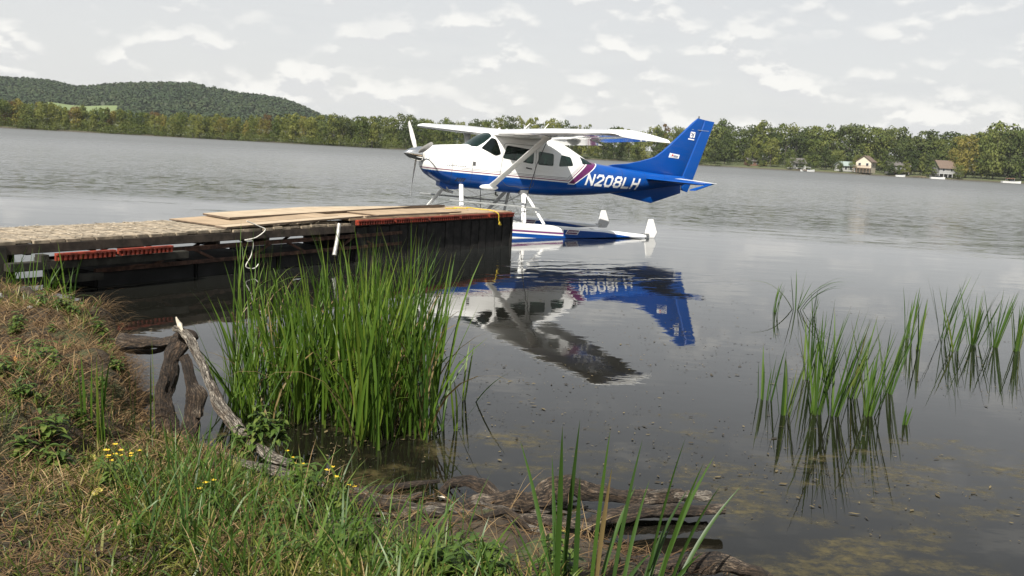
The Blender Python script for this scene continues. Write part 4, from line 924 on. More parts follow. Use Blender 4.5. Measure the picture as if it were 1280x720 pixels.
free_tube('rope', [dockw(6.9, -.03, ZL+.11), dockw(6.7, -.06, ZL+.03), dockw(6.62, -.10, ZL-.02), dockw(6.8, -.11, ZL-.12), dockw(7.0, -.10, ZL-.15), dockw(6.86, -.11, ZL-.17), dockw(6.88, -.11, ZL-.36), dockw(6.98, -.11, ZL-.52), dockw(6.84, -.12, ZL-.56), dockw(6.74, -.11, ZL-.50)], .008, m_wrope, 'white rope looped over the front edge of the left deck', 'rope', 6)
free_tube('metal_pole', [dockw(5.1, -.10, ZL+.01), dockw(5.2, -.16, .40), dockw(5.32, -.22, .17)], [.03, .03, .034], m_gal, 'short grey metal pole leaning against the front of the dock', 'pole', 9)

# ================================================================== DEAD WOOD
def bark(name, dark, mid, pale, amt, wet=False):
    m, n = material(name); v = n.obj(); w = n.noise(n.scale(v, (1, 1, 1)), 9, 8, .68, .4); f2 = n.noise(v, 46, 6, .7)
    c = n.ramp(w, [(.3, dark), (.5, mid), (.68, tuple(x*1.35 for x in mid))]); c = n.mix(n.ss(n.noise(v, 4.5, 6, .6, .6), .62-amt, .72-amt), c, pale)
    fv = n.vec(n.attr('ca'), n.attr('sa'), n.mul(n.attr('ln'), 3.2)); fib = n.noise(fv, 5.5, 6, .65, .5); crk = n.noise(n.vec(n.attr('ca'), n.attr('sa'), n.mul(n.attr('ln'), 7)), 2.4, 5, .7, .8)
    crack = n.ss(n.m('ABSOLUTE', n.sub(crk, .5)), .035, .0); c = n.mix(n.ss(fib, .4, .62), dark, c); c = n.mix(n.mul(crack, .85), c, tuple(x*.35 for x in dark))
    w = n.sub(n.add(w, n.mul(fib, .9)), n.mul(crack, 1.1))
    c = n.mix(n.mul(n.ss(f2, .45, .3), .6), c, dark)
    n.out(n.pbsdf(Base_Color=c, Roughness=.85, Normal=n.bump(n.add(n.mul(f2, .6), w), 1.0, .045))); return m
m_bark = bark('dark_bark', (.028, .018, .011), (.115, .075, .046), (.26, .195, .135), .07); m_bleach = bark('bleached_wood', (.085, .06, .04), (.33, .255, .18), (.58, .52, .43), .24)
m_root = bark('root_bark', (.030, .019, .011), (.17, .115, .070), (.38, .30, .22), .13); m_raw = paint('broken_wood', (.56, .50, .40), .8, .1, 20)
def limb(pts, rads, mat, name, parent, n=20, jit=.05, k=12):
    path = smooth_path(pts, k); f_ = random.uniform(.5, .8); q0 = random.uniform(0, 6); tw_ = random.uniform(0, 6); rr_ = np.interp(np.linspace(0, 1, len(path)), np.linspace(0, 1, len(rads)), rads)
    rr_ = [q*(1+.08*math.sin(j*f_*.6+q0)+.04*math.sin(j*f_*1.3+tw_)+random.uniform(-.02, .02)) for j, q in enumerate(rr_)]
    path = [p+Vector((math.sin(j*.42+q0), math.sin(j*.35+tw_), math.sin(j*.5+q0+tw_)))*q*.10 for j, (p, q) in enumerate(zip(path, rr_))]
    c = parent.location if parent else path[0].copy()
    o = MB().tube([p-c for p in path], rr_, n, jit=jit, ridge=1.).obj(name, mat, parent, smooth=True, angle=50)
    N_ = len(path); an = np.tile(2*PI*np.arange(n)/n, N_); me = o.data; ln_ = np.cumsum([0]+[(path[j+1]-path[j]).length for j in range(N_-1)])
    for nm_, ar in (('ca', np.cos(an)), ('sa', np.sin(an)), ('ln', np.repeat(ln_, n)+random.uniform(0, 9))):
        at_ = me.attributes.new(nm_, 'FLOAT', 'POINT'); at_.data.foreach_set('value', ar.astype(np.float32))
    if not parent: o.location = c
    return o
P = lambda u, v, Y: tuple(at(u, v, Y))
st = empty('drowned_stump', at(222, 572, 5.35), label='dark crooked dead tree stump standing in the shallows at the bank', cat='tree stump')
limb([P(228, 585, 5.35), P(222, 560, 5.38), P(206, 520, 5.42), P(208, 480, 5.46), P(219, 440, 5.5), P(232, 420, 5.5), P(244, 424, 5.48)], [.070, .060, .050, .053, .057, .05, .025], m_bark, 'trunk', st)
limb([P(150, 424, 6.15), P(178, 428, 5.95), P(205, 428, 5.7), P(232, 424, 5.52)], [.04, .038, .036, .04], m_bark, 'limb', st)
limb([P(152, 436, 6.2), P(185, 440, 6.0), P(205, 436, 5.8), P(218, 437, 5.6)], [.018, .018, .016, .012], m_bark, 'limb', st)
limb([P(236, 585, 5.3), P(236, 545, 5.32), P(242, 505, 5.36), P(238, 470, 5.4), P(229, 445, 5.45)], [.055, .05, .042, .035, .03], m_bark, 'limb', st)
limb([P(247, 520, 5.34), P(249, 495, 5.34), P(243, 480, 5.38)], [.03, .035, .02], m_root, 'knot', st)
wb = empty('bleached_branch', at(330, 568, 5.05), label='pale bleached branch leaning against the dark stump with a broken white tip', cat='branch')
limb([P(217, 410, 5.42), P(232, 417, 5.4), P(245, 440, 5.33), P(258, 468, 5.25), P(268, 492, 5.18), P(284, 520, 5.12), P(306, 545, 5.06), P(334, 568, 5.0), P(362, 580, 4.95)], [.017, .025, .024, .025, .030, .034, .034, .032, .020], m_bleach, 'branch', wb)
limb([P(229, 415, 5.4), P(224, 406, 5.4), P(220, 396, 5.4)], [.012, .014, .002], m_raw, 'broken_tip', wb, 7)
def loose(name, pts, rads, mat, label, cat='root', group=None, n=11): return tag(limb(pts, rads, mat, name, None, n), label, cat, group)
loose('root', [P(244, 570, 4.95), P(268, 568, 4.92), P(300, 578, 4.9), P(345, 590, 4.87), P(385, 603, 4.85), P(412, 612, 4.8)], [.018, .024, .026, .028, .026, .015], m_bleach, 'thin pale root running along the bank below the bleached branch')
loose('log', [P(172, 535, 5.2), P(196, 552, 5.1), P(214, 572, 5.0), P(222, 590, 4.9)], [0.036, 0.036, 0.032, 0.024], m_root, 'short brown log sloping down the bank left of the stump', 'log')
loose('root', [P(438, 616, 4.85), P(475, 612, 4.9), P(510, 606, 4.93), P(550, 601, 4.95)], [.024, .026, .018, .008], m_bark, 'thin dark root reaching into the water left of the arched root')
loose('root', [P(440, 622, 4.8), P(478, 622, 4.78), P(508, 622, 4.75), P(528, 618, 4.75)], [.018, .015, .018, .012], m_root, 'small forked root stub below the thin dark root')
loose('root', [P(552, 617, 4.85), P(562, 606, 4.88), P(580, 601, 4.88), P(602, 607, 4.84), P(622, 622, 4.78), P(640, 640, 4.7)], [.020, .028, .032, .034, .036, .03], m_bark, 'dark arched root rising out of the shallow water')
lg = empty('driftwood_log', at(730, 625, 4.7), label='large barky driftwood log with a bleached right end', cat='log')
limb([P(566, 640, 4.58), P(600, 630, 4.62), P(640, 628, 4.66), P(670, 626, 4.7), P(690, 612, 4.72), P(712, 608, 4.74), P(750, 617, 4.76), P(800, 622, 4.8), P(846, 621, 4.84)], [0.040, 0.044, 0.050, 0.060, 0.060, 0.052, 0.044, 0.038, 0.030], m_root, 'trunk', lg, 14)
limb([P(838, 622, 4.83), P(850, 620, 4.84), P(870, 619, 4.86), P(888, 620, 4.88)], [0.029, 0.032, 0.029, 0.021], m_bleach, 'bleached_end', lg)
limb([P(806, 617, 4.8), P(830, 613, 4.82), P(852, 612, 4.84)], [.007, .009, .004], m_bleach, 'split_sliver', lg, 7)
loose('log', [P(738, 655, 4.45), P(765, 645, 4.5), P(800, 640, 4.56), P(850, 638, 4.62), P(905, 637, 4.66)], [0.040, 0.036, 0.034, 0.035, 0.029], m_root, 'brown log lying in the shallows just below the driftwood log', 'log')
loose('root', [P(560, 655, 4.45), P(620, 652, 4.45), P(680, 650, 4.46), P(740, 660, 4.4)], [.03, .035, .03, .02], m_root, 'brown root half buried in mud below the driftwood log')
loose('root', [P(450, 640, 4.6), P(520, 642, 4.55), P(560, 640, 4.5), P(610, 655, 4.4), P(650, 690, 4.1)], [.03, .034, .03, .034, .03], m_root, 'long gnarled root crossing the muddy shore towards the bottom edge')
loose('root', [P(500, 660, 4.4), P(570, 668, 4.3), P(640, 672, 4.25), P(720, 690, 4.1), P(800, 700, 4.0)], [.02, .026, .026, .024, .016], m_root, 'thin root running low across the mud at the bottom')
loose('log', [P(800, 708, 3.88), P(860, 704, 3.92), P(910, 706, 3.92), P(950, 718, 3.85), P(985, 735, 3.75)], [0.040, 0.040, 0.036, 0.028, 0.016], m_bark, 'dark wet log at the bottom edge right of the cattail leaves', 'log')
loose('log', [P(640, 716, 3.85), P(700, 712, 3.85), P(760, 718, 3.8), P(830, 722, 3.75)], [0.040, 0.048, 0.044, 0.032], m_root, 'mossy log at the bottom edge behind the cattail leaves', 'log')

# thin roots tangled over the muddy shore
for k in range(22):
    r = random.Random(700+k); u = r.uniform(415, 760); v = r.uniform(612, 690); a = r.gauss(0, .45); L_ = r.uniform(30, 75); pts = []
    for j in range(5):
        t = j/4-.5; uu = u+math.cos(a)*L_*2*t+r.gauss(0, 5); vv = v+math.sin(a)*L_*.6*t+r.gauss(0, 3.5); g_ = gnd(uu, vv, .1); pts.append((g_[0], g_[1], max(.0, float(ground_z(g_[0], g_[1])))+r.uniform(.0, .045)))
    w0 = r.uniform(.008, .02); tag(limb(pts, [w0*.7, w0, w0*1.1, w0*.8, w0*.35], (m_root, m_bark, m_bleach)[k % 3 if k % 5 else 2], 'thin_root', None, 10), ('pale' if (k % 5 == 0 or k % 3 == 2) else 'dark brown' if k % 3 else 'brown')+' thin root lying on the muddy shore '+('left of the driftwood log' if u < 540 else 'below the arched root' if u < 640 else 'among the foreground cattails'), 'root', 'thin roots on the muddy shore')

# ================================================================== REEDS
def leaf_mat(name, stops, tip, base, trans=.35, rough=.45):
    m, n = material(name); t = n.attr('t'); r_ = n.attr('r')
    c = n.ramp(r_, stops); c = n.mix(n.ss(n.add(t, n.mul(r_, .10)), .97, 1.08), c, tip); c = n.mix(n.ss(t, .16, .0), c, base)
    d = n.pbsdf(Base_Color=c, Roughness=rough, Specular_IOR_Level=.4); tr = n.new('ShaderNodeBsdfTranslucent'); n.put(tr.inputs[0], c)
    mx = n.new('ShaderNodeMixShader'); mx.inputs[0].default_value = trans; n.nt.links.new(d, mx.inputs[1]); n.nt.links.new(tr.outputs[0], mx.inputs[2]); n.out(mx.outputs[0]); return m
M_reed = leaf_mat('reed_leaf', [(.05, (.026, .062, .007)), (.5, (.070, .132, .013)), (.88, (.145, .205, .026)), (.97, (.20, .145, .06))], (.14, .12, .035), (.13, .12, .04), .42)
M_reedd = leaf_mat('reed_leaf_dark', [(.05, (.026, .058, .010)), (.5, (.052, .105, .015)), (.85, (.095, .155, .024)), (.97, (.16, .13, .05))], (.10, .06, .03), (.05, .04, .02))
M_grass = leaf_mat('grass_leaf', [(.05, (.022, .046, .006)), (.4, (.058, .098, .012)), (.75, (.125, .155, .022)), (.97, (.23, .19, .06))], (.22, .18, .08), (.07, .06, .025))
M_straw = leaf_mat('dry_grass', [(.05, (.040, .022, .009)), (.35, (.105, .060, .024)), (.7, (.19, .118, .050)), (.95, (.33, .24, .12))], (.26, .19, .1), (.09, .06, .03), .2, .8)
M_weed = leaf_mat('weed_leaf', [(.05, (.04, .075, .014)), (.5, (.075, .125, .022)), (.95, (.13, .17, .035))], (.10, .13, .03), (.05, .08, .02))
def blades(base, phi, th, curve, Ln, w, S=6, cols=3, fold=.3, taper=1.0, power=1.6, tw=None):
    """strip leaves; returns V (n,S+1,cols,3) and t"""
    n_ = len(phi); dirh = np.stack([np.cos(phi), np.sin(phi), np.zeros(n_)], -1); az_ = phi if tw is None else phi+tw; side = np.stack([-np.sin(az_), np.cos(az_), np.zeros(n_)], -1)
    p = np.array(base, float).copy(); rows = []; ts = []
    for k in range(S+1):
        t = k/S; a = th+curve*t**power
        wd = w*(np.clip((1-t)*2.6, 0, 1)**.75)*(.72+.28*min(1, t*5)); wd = np.maximum(wd, w*.02)
        d_ = dirh*np.sin(a)[:, None]+np.array([0, 0, 1.])*np.cos(a)[:, None]; nrm_ = np.cross(side, d_)
        if cols == 3: rows.append(np.stack([p-side*wd[:, None]/2+nrm_*(wd*fold)[:, None]/2, p, p+side*wd[:, None]/2+nrm_*(wd*fold)[:, None]/2], 1))
        else: rows.append(np.stack([p-side*wd[:, None]/2, p+side*wd[:, None]/2], 1))
        ts.append(np.full((n_, cols), t)); p = p+d_*(Ln/S)[:, None]
    return np.stack(rows, 1), np.stack(ts, 1)
def blade_mesh(name, V, T, r_, mat):
    n_, s1, c_, _ = V.shape; I = np.arange(n_*s1*c_).reshape(n_, s1, c_)
    F = np.stack([I[:, :-1, :-1], I[:, :-1, 1:], I[:, 1:, 1:], I[:, 1:, :-1]], -1).reshape(-1, 4)
    return quads_mesh(name, V.reshape(-1, 3), F, mat, {'t': T.ravel(), 'r': np.repeat(r_, s1*c_)}, smooth=True)
def reed_plant_arrays(nl, Lm, seed, spread=.05, lean=.12, wid=.016, bend=.35, dirn=None):
    r = np.random.default_rng(seed); phi = r.uniform(0, 2*PI, nl) if dirn is None else dirn+r.normal(size=nl)*.9
    base_ = np.stack([r.normal(size=nl)*spread*.5, r.normal(size=nl)*spread*.5, np.full(nl, -.12)], -1)
    Ln = Lm*r.uniform(.62, 1.08, nl)+.12; th = np.abs(r.normal(size=nl))*lean+.02; cv = np.abs(r.normal(size=nl))*bend
    br = r.random(nl) < .06; cv = np.where(br, cv+1.6, cv)
    dead = r.random(nl) < .09; cv = np.where(dead, cv+r.uniform(.2, 2.2, nl), cv); Ln = np.where(dead, Ln*.8, Ln)
    V, T = blades(base_, phi, th, cv, Ln, wid*r.uniform(.6, 1.2, nl), S=7, tw=r.uniform(-1.2, 1.2, nl)); return V, T, np.where(dead, 1.0, np.clip(r.random(nl)*.75+r.random()*.2, 0, .9))
# the dense stand beside the dock
stand = [blade_mesh('cattail', *reed_plant_arrays(8, 1.22, 300+k, .10, .15, .0185, .34), M_reed) for k in range(14)]
cand = 0; placed = 0
thin_me = [blade_mesh('cattail', *reed_plant_arrays(4, .9, 380+k, .05, .16, .013, .4), M_reed) for k in range(4)]
bas = []
while placed < 90 and cand < 6000:
    cand += 1
    u = random.gauss(440, 55) if random.random() < .78 else random.uniform(296, 548); Y = 5.5+.55*float(vnoise(np.array(u), np.array(3.), .022, 88))+abs(random.gauss(0, 1.05)) if u > 330 else 5.75+abs(random.gauss(0, .8))
    if not 296 < u < 548 or Y > 8.0: continue
    x = UX(u, Y)
    if shore_d(x, Y) > -.05: continue
    if any((x-a)**2+(Y-b)**2 < .008 for a, b in bas): continue
    bas.append((x, Y)); o = link('cattail', stand[placed % 14]); o.location = (x, Y, 0); o.rotation_euler = (0, 0, random.uniform(0, 6.28)); k = random.uniform(.82, 1.06)*np.interp(u, [275, 330, 400, 450, 545], [.60, .72, .90, 1.02, 1.04]); o.scale = (1, 1, k)
    tag(o, ('tall' if k > .97 else 'medium tall' if k > .82 else 'shorter')+' green cattail plant '+('at the front' if Y < 6.0 else 'in the middle' if Y < 6.8 else 'at the back')+' of the dense stand, '+('left part' if u < 370 else 'centre' if u < 460 else 'right part'), 'cattail', 'cattails in the dense stand'); placed += 1
for q in range(26):
    u = random.choice([random.uniform(282, 330), random.uniform(330, 560), random.uniform(520, 590)]); Y = random.uniform(5.45, 7.2); x = UX(u, Y)
    if shore_d(x, Y) > -.08: continue
    o = link('cattail', thin_me[q % 4]); o.location = (x, Y, 0); o.rotation_euler = (0, 0, q*1.1); o.scale = (1, 1, random.uniform(.45, .85)); tag(o, 'low thin cattail sprout at the '+('left fringe' if u < 330 else 'right fringe' if u > 520 else 'foot')+' of the dense stand', 'cattail', 'cattail sprouts round the dense stand')
thin = [blade_mesh('cattail', *reed_plant_arrays(5, 1.05, 340+k, .06, .16, .014, .35), M_reed) for k in range(6)]
for k, (u, Y) in enumerate(((300, 9.2), (312, 9.6), (322, 9.0), (330, 9.9), (338, 8.6), (306, 8.2), (318, 8.4), (345, 9.3), (292, 8.8))):
    o = link('cattail', thin[k % 6]); o.location = (UX(u, Y), Y, 0); o.rotation_euler[2] = random.uniform(0, 6); o.scale[2] = random.uniform(.8, 1.05)
    tag(o, 'slim cattail in the sparse patch below the white dock rope', 'cattail', 'cattails below the dock rope')
for k, (u, Y) in enumerate(((2, 9.1), (14, 8.9), (26, 9.2), (38, 9.0), (48, 9.3), (60, 9.1), (-8, 9.2), (82, 9.25), (72, 9.6), (90, 9.4), (-20, 9), (34, 9.6), (52, 8.9), (20, 9.5))):
    o = link('cattail', thin[k % 6]); o.location = (UX(u, Y), Y, 0); o.rotation_euler[2] = random.uniform(0, 6); o.scale[2] = random.uniform(.55, .75)
    tag(o, 'dark slim cattail between the dry grass bank and the left end of the dock', 'cattail', 'cattails behind the grass bank')
# countable tufts: each leaf a part
def tuft(name, x, y, z, leaves, mat, label, cat, group):
    """leaves: list of (phi, th, curve, length, width)"""
    e = empty(name, (x, y, z), label=label, cat=cat, group=group); a = np.array(leaves); nl = len(a); r = np.random.default_rng(int(abs(x*1000+y*77)))
    base_ = np.stack([r.normal(size=nl)*.018, r.normal(size=nl)*.018, np.full(nl, -.1)], -1)
    V, T = blades(base_, a[:, 0], a[:, 1], a[:, 2], a[:, 3]+.1, a[:, 4], S=8, tw=r.uniform(-.9, .9, nl)); rr_ = r.random(nl)*.93
    for k in range(nl): link('leaf', blade_mesh('leaf', V[k:k+1], T[k:k+1], rr_[k:k+1], mat), e)
    return e
RTUF = [(956, 500, 434, 4, 0.02, 'thin reed tuft at the left edge of the right-hand reeds'), (980, 519, 442, 6, .16, 'reed tuft leaning right, second from the left of the front row'), (1010, 475, 392, 8, .12, 'upright reed tuft behind the front row with dark tips'),
 (1019, 518, 380, 10, .14, 'tall bright reed tuft at the middle of the front row'), (1041, 520, 385, 10, .22, 'dense reed tuft with brownish stems at the centre of the front row'), (1060, 497, 398, 8, .20, 'reed tuft just behind the centre of the front row'),
 (1083, 520, 404, 10, .18, 'dense dark reed tuft near the right end of the front row'), (1108, 492, 400, 8, .16, 'reed tuft at the right end of the front row'), (967, 390, 354, 4, .1, 'small far reed tuft farthest from the shore at the left'),
 (994, 387, 341, 7, .25, 'far reed tuft with leaves arching to the right'), (1016, 395, 362, 3, .05, 'tiny reed tuft right of the arching one'), (1134, 423, 361, 6, .1, 'slim reed tuft between the two reed groups'), (1148, 437, 375, 3, .12, 'very thin reed tuft beside the slim one'),
 (1178, 424, 338, 6, .14, 'tall dark reed tuft at the left of the far right group'), (1191, 439, 362, 6, .16, 'reed tuft with brown stems in the far right group'), (1216, 431, 360, 11, .24, 'widest reed tuft of the far right group'), (1241, 434, 364, 9, .2, 'reed tuft with fanned leaves second from the right edge'), (1270, 439, 368, 7, .16, 'reed tuft at the right edge of the picture'), (1127, 530, 505, 3, .1, 'tiny green sprout standing alone in open water')]
for k, (u, v, vt, nl, ln, lb) in enumerate(RTUF):
    nl = int(nl*2.1); g_ = gnd(u, v); r = random.Random(50+k); hgt = (v-vt)/FPX*g_[1]*1.1; lv = []
    for j in range(nl):
        right = r.random() < .72; phi = (r.gauss(0, .7) if right else PI+r.gauss(0, .7)); th_ = abs(r.gauss(ln, .08)); cv = abs(r.gauss(.06, .12))
        if k in (9,) and j > 4: th_, cv = .5, 1.5
        Lf = (hgt*(1 if j == 0 else r.uniform(.55, 1.0)))/max(.5, math.cos(th_+cv*.4)); lv.append((phi, th_, cv, Lf, r.uniform(.011, .019)))
    tuft('reed_tuft', g_[0], g_[1], 0, lv, M_reedd, lb, 'reed tuft', 'reed tufts in open water on the right')
# foreground cattails at the bottom edge
TIPS = [(650, 550, 690), (703, 533, 690), (725, 525, 700), (690, 570, 690), (725, 595, 712), (763, 537, 735), (765, 585, 740), (803, 550, 758), (812, 600, 770), (795, 607, 745), (857, 547, 795), (880, 578, 815), (860, 612, 790), (893, 570, 808), (902, 605, 820), (927, 607, 830), (815, 690, 760), (880, 690, 820), (840, 655, 800)]
groups = [(685, 3.28), (708, 3.34), (742, 3.38), (765, 3.36), (795, 3.42), (818, 3.46)]; fg = [[] for _ in groups]
for (u, v, ub) in TIPS: fg[min(range(6), key=lambda q: abs(groups[q][0]-ub))].append((u, v, ub))
FLB = ['cattail with two straight dark-tipped leaves, leftmost at the bottom edge', 'cattail with the tallest upright leaves at the bottom edge', 'cattail with a yellowed leaf at the bottom edge', 'cattail with one broad leaning leaf in the middle of the bottom edge', 'cattail with many crossing leaves right of the middle of the bottom edge', 'cattail with leaves leaning far right over the driftwood']
for gi, ((ub, Yb), tips) in enumerate(zip(groups, fg)):
    xb = UX(ub, Yb); zb_ = float(ground_z(xb, Yb))-.05; e = empty('cattail', (xb, Yb, zb_), label=FLB[gi], cat='cattail', group='foreground cattails at the bottom edge')
    for j, (u, v, u2) in enumerate(tips):
        A = Vector((UX(u2, Yb)-xb+random.uniform(-.01, .01), random.uniform(-.03, .03), 0)); tip = Vector(at(u, v, Yb+random.uniform(-.15, .25)))-Vector((xb, Yb, zb_))
        mid = (A+tip)*.5+Vector((-(tip.x-A.x)*.14, .03, .03)); S = 10; V = []; T = []; w = random.uniform(.014, .021); yaw = random.uniform(-.7, .7); sd_ = Vector((math.cos(yaw), math.sin(yaw), 0))
        for k in range(S+1):
            t = k/S; p = A*(1-t)**2+mid*2*t*(1-t)+tip*t*t; wd = w*min(1, (1-t)*2.4)**.8+.0006; dn = sd_.cross(Vector((0, 0, 1)))
            V.append([p-sd_*wd/2+dn*wd*.14, p, p+sd_*wd/2+dn*wd*.14]); T.append([t]*3)
        rv = .99 if (u, v) == (765, 585) else random.uniform(.0, .42)
        link('leaf', blade_mesh('leaf', np.array(V, float)[None], np.array(T)[None], np.array([rv]), M_reedd if rv < .9 else M_reed), e)
# narrow cattails on the near bank, left
for k, (u, v, Y, nl, Ls) in enumerate(((128, 575, 4.55, 4, .62), (112, 560, 4.7, 3, .5), (190, 560, 4.9, 2, .72), (168, 560, 5.0, 2, .55), (136, 590, 4.4, 3, .5))):
    x = UX(u, Y); r = random.Random(k+900); z = float(ground_z(x, Y))
    tuft('grass_tuft', x, Y, z, [(r.uniform(0, 6.28), abs(r.gauss(.03, .05)), abs(r.gauss(.1, .1)), Ls*r.uniform(.7, 1.05), r.uniform(.010, .016)) for _ in range(nl)], M_reed,
         ['upright green blades at the left of the near bank', 'short blades beside the upright green blades', 'two tall single blades in front of the drowned stump', 'thin blades at the foot of the eroded bank', 'low green blades at the front of the near bank'][k], 'grass tuft', 'grass tufts on the near bank')

# ================================================================== GRASS, WEEDS, LITTER
def scatter(nmax, u0, u1, Y0, Y1, pred, seed):
    r = np.random.default_rng(seed); Y = r.uniform(Y0, Y1, nmax); u = r.uniform(u0, u1, nmax); x = UX(u, Y); s = shore_d(x, Y); k = pred(x, Y, s, u) & (r.random(nmax) < Y/Y1); return x[k], Y[k], s[k], u[k]
def grass_obj(name, x, Y, z, seed, mat, lab, Lr, wr, thr, cvr, S=4, rshift=0.):
    r = np.random.default_rng(seed); n_ = len(x); phi = r.uniform(0, 2*PI, n_); th = np.clip(np.abs(r.normal(size=n_))*thr[1]+thr[0], 0, 1.5); cv = np.abs(r.normal(size=n_))*cvr
    V, T = blades(np.stack([x, Y, z], -1), phi, th, cv, r.uniform(*Lr, n_), r.uniform(*wr, n_), S=S, cols=2, tw=r.uniform(-1.5, 1.5, n_))
    rr_ = np.clip(r.random(n_)*.75+vnoise(x, Y, 1.6, 21)*.3+rshift, 0, 1); return link(name, blade_mesh(name, V, T, rr_, mat), kind='stuff', label=lab)
x, Y, s, u = scatter(150000, -520, 330, 2.0, 8.6, lambda x, Y, s, u: (s > .0) & ((x < -1.5) | (Y < 4.3)), 41)
k = (vnoise(x, Y, 1.3, 8) > .12) & (vnoise(x, Y, 7, 9) > .22); x, Y, s = x[k], Y[k], s[k]
grass_obj('dry_grass', x, Y, ground_z(x, Y)+rng.uniform(-.005, .025, len(x)), 42, M_straw, 'matted dry brown grass covering the bank', (.05, .17), (.0025, .006), (.85, .5), 1.1, 3)
# dead grass hanging over the eroded edge
x, Y, s, u = scatter(12000, 60, 230, 5.2, 8.4, lambda x, Y, s, u: (s > -.05) & (s < .14) & (x < -2.0), 43)
r = np.random.default_rng(44); gxx = (shore_d(x+.05, Y)-shore_d(x-.05, Y)); gyy = (shore_d(x, Y+.05)-shore_d(x, Y-.05)); outw = np.arctan2(-gyy, -gxx)+r.normal(size=len(x))*.6
V, T = blades(np.stack([x, Y, ground_z(x, Y)+.01], -1), outw, np.full(len(x), 1.0)+r.normal(size=len(x))*.3, np.abs(r.normal(size=len(x)))*.7+1.2, r.uniform(.10, .30, len(x)), r.uniform(.002, .004, len(x)), S=4, cols=2)
link('hanging_grass', blade_mesh('hanging_grass', V, T, r.random(len(x))*.8, M_straw), kind='stuff', label='dead grass and rootlets hanging over the eroded bank edge')
# greener low grass on the mound
x, Y, s, u = scatter(46000, -520, 260, 2.0, 8.5, lambda x, Y, s, u: (s > .05) & (vnoise(x, Y, 1.7, 17) > .50), 45)
grass_obj('mound_grass', x, Y, ground_z(x, Y), 46, M_grass, 'short green grass growing through the dry mat on the bank', (.04, .13), (.003, .007), (.2, .6), .8, 3)
# lush grass along the bottom
x, Y, s, u = scatter(66000, 90, 1000, 1.9, 5.1, lambda x, Y, s, u: (s > .12) & (Y < np.interp(u, [90, 150, 330, 400, 440, 560, 640, 760], [4.2, 4.7, 4.65, 4.25, 3.85, 3.62, 3.4, 3.25])), 47)
k = rng.random(len(x)) < np.interp(u, [90, 200, 520, 720], [.35, .9, 1, .35])*np.clip((vnoise(x, Y, 3.3, 77)-.22)*2.4, .12, 1); x, Y, u = x[k], Y[k], u[k]
grass_obj('grass', x, Y, ground_z(x, Y)-.01, 48, M_grass, 'green grass along the near bank', (.05, .18), (.003, .009), (.2, .6), 1.2, 5, .10)
x, Y, s, u = scatter(1700, 150, 700, 2.7, 4.6, lambda x, Y, s, u: (s > .12) & (vnoise(x, Y, 2.6, 78) > .5) & (Y < np.interp(u, [150, 330, 420, 560, 700], [4.5, 4.6, 4.1, 3.6, 3.2])), 53)
grass_obj('long_grass', x, Y, ground_z(x, Y)-.01, 54, M_reedd, 'longer dark green blades arching out of the near grass', (.20, .42), (.004, .010), (.12, .3), 1.3, 6)
x, Y, s, u = scatter(800, 120, 760, 2.7, 5.0, lambda x, Y, s, u: (s > .03) & ((Y < 4.3) | (u < 430)), 49)
grass_obj('straw', x, Y, ground_z(x, Y), 50, M_straw, 'pale dead stalks among the green grass', (.12, .34), (.002, .004), (.3, .7), .5, 4, .1)
# rootlets and twigs lying on the mud
x, Y, s, u = scatter(2600, 380, 980, 3.3, 5.2, lambda x, Y, s, u: (s > -.12) & (s < .9), 51)
grass_obj('twig_litter', x, Y, np.maximum(ground_z(x, Y), 0)+.006, 52, M_straw, 'brown twigs and rootlets on the muddy shore', (.06, .28), (.003, .008), (1.25, .25), .5, 4, -.25)
# broad-leaved weeds
def weed_mesh(seed, nst, hgt, lsize, pairs):
    r = random.Random(seed); Vs = []; Ts = []; rs = []
    for k in range(nst):
        ph = r.uniform(0, 6.28); ln = r.uniform(.1, .5); H_ = hgt*r.uniform(.6, 1.1)
        for j in range(pairs):
            t = (j+1)/pairs; c = Vector((math.cos(ph)*math.sin(ln)*H_*t, math.sin(ph)*math.sin(ln)*H_*t, math.cos(ln)*H_*t))
            for q in (0, 1):
                a = ph+j*1.57+q*PI+r.uniform(-.4, .4); l = lsize*r.uniform(.7, 1.2)*(1.1-.5*t); w = l*.42; sd_ = Vector((-math.sin(a), math.cos(a), 0)); rows = []
                for i in range(6):
                    s_ = i/5; el_ = .5-1.1*s_; p = c+Vector((math.cos(a), math.sin(a), 0))*l*s_*.95+Vector((0, 0, 1))*l*(.35*s_-.5*s_*s_); wd = w*math.sin(PI*min(.98, s_*.9+.08))**.8
                    rows.append([p-sd_*wd/2+Vector((0, 0, wd*.15)), p, p+sd_*wd/2+Vector((0, 0, wd*.15))])
                Vs.append(rows); Ts.append([[.4]*3]*6); rs.append(r.random())
        Vs.append([[Vector((math.cos(ph)*math.sin(ln)*H_*t-.0015, math.sin(ph)*math.sin(ln)*H_*t, math.cos(ln)*H_*t)), Vector((math.cos(ph)*math.sin(ln)*H_*t, math.sin(ph)*math.sin(ln)*H_*t, math.cos(ln)*H_*t)), Vector((math.cos(ph)*math.sin(ln)*H_*t+.0015, math.sin(ph)*math.sin(ln)*H_*t, math.cos(ln)*H_*t))] for t in (0, .2, .4, .6, .8, 1)]); Ts.append([[.3]*3]*6); rs.append(.3)
    return np.array([[[tuple(p) for p in row] for row in rows] for rows in Vs], float), np.array(Ts, float), np.array(rs)
weeds = [blade_mesh('leafy_weed', *weed_mesh(500+k, 7, .13, .075, 4), M_weed) for k in range(5)]
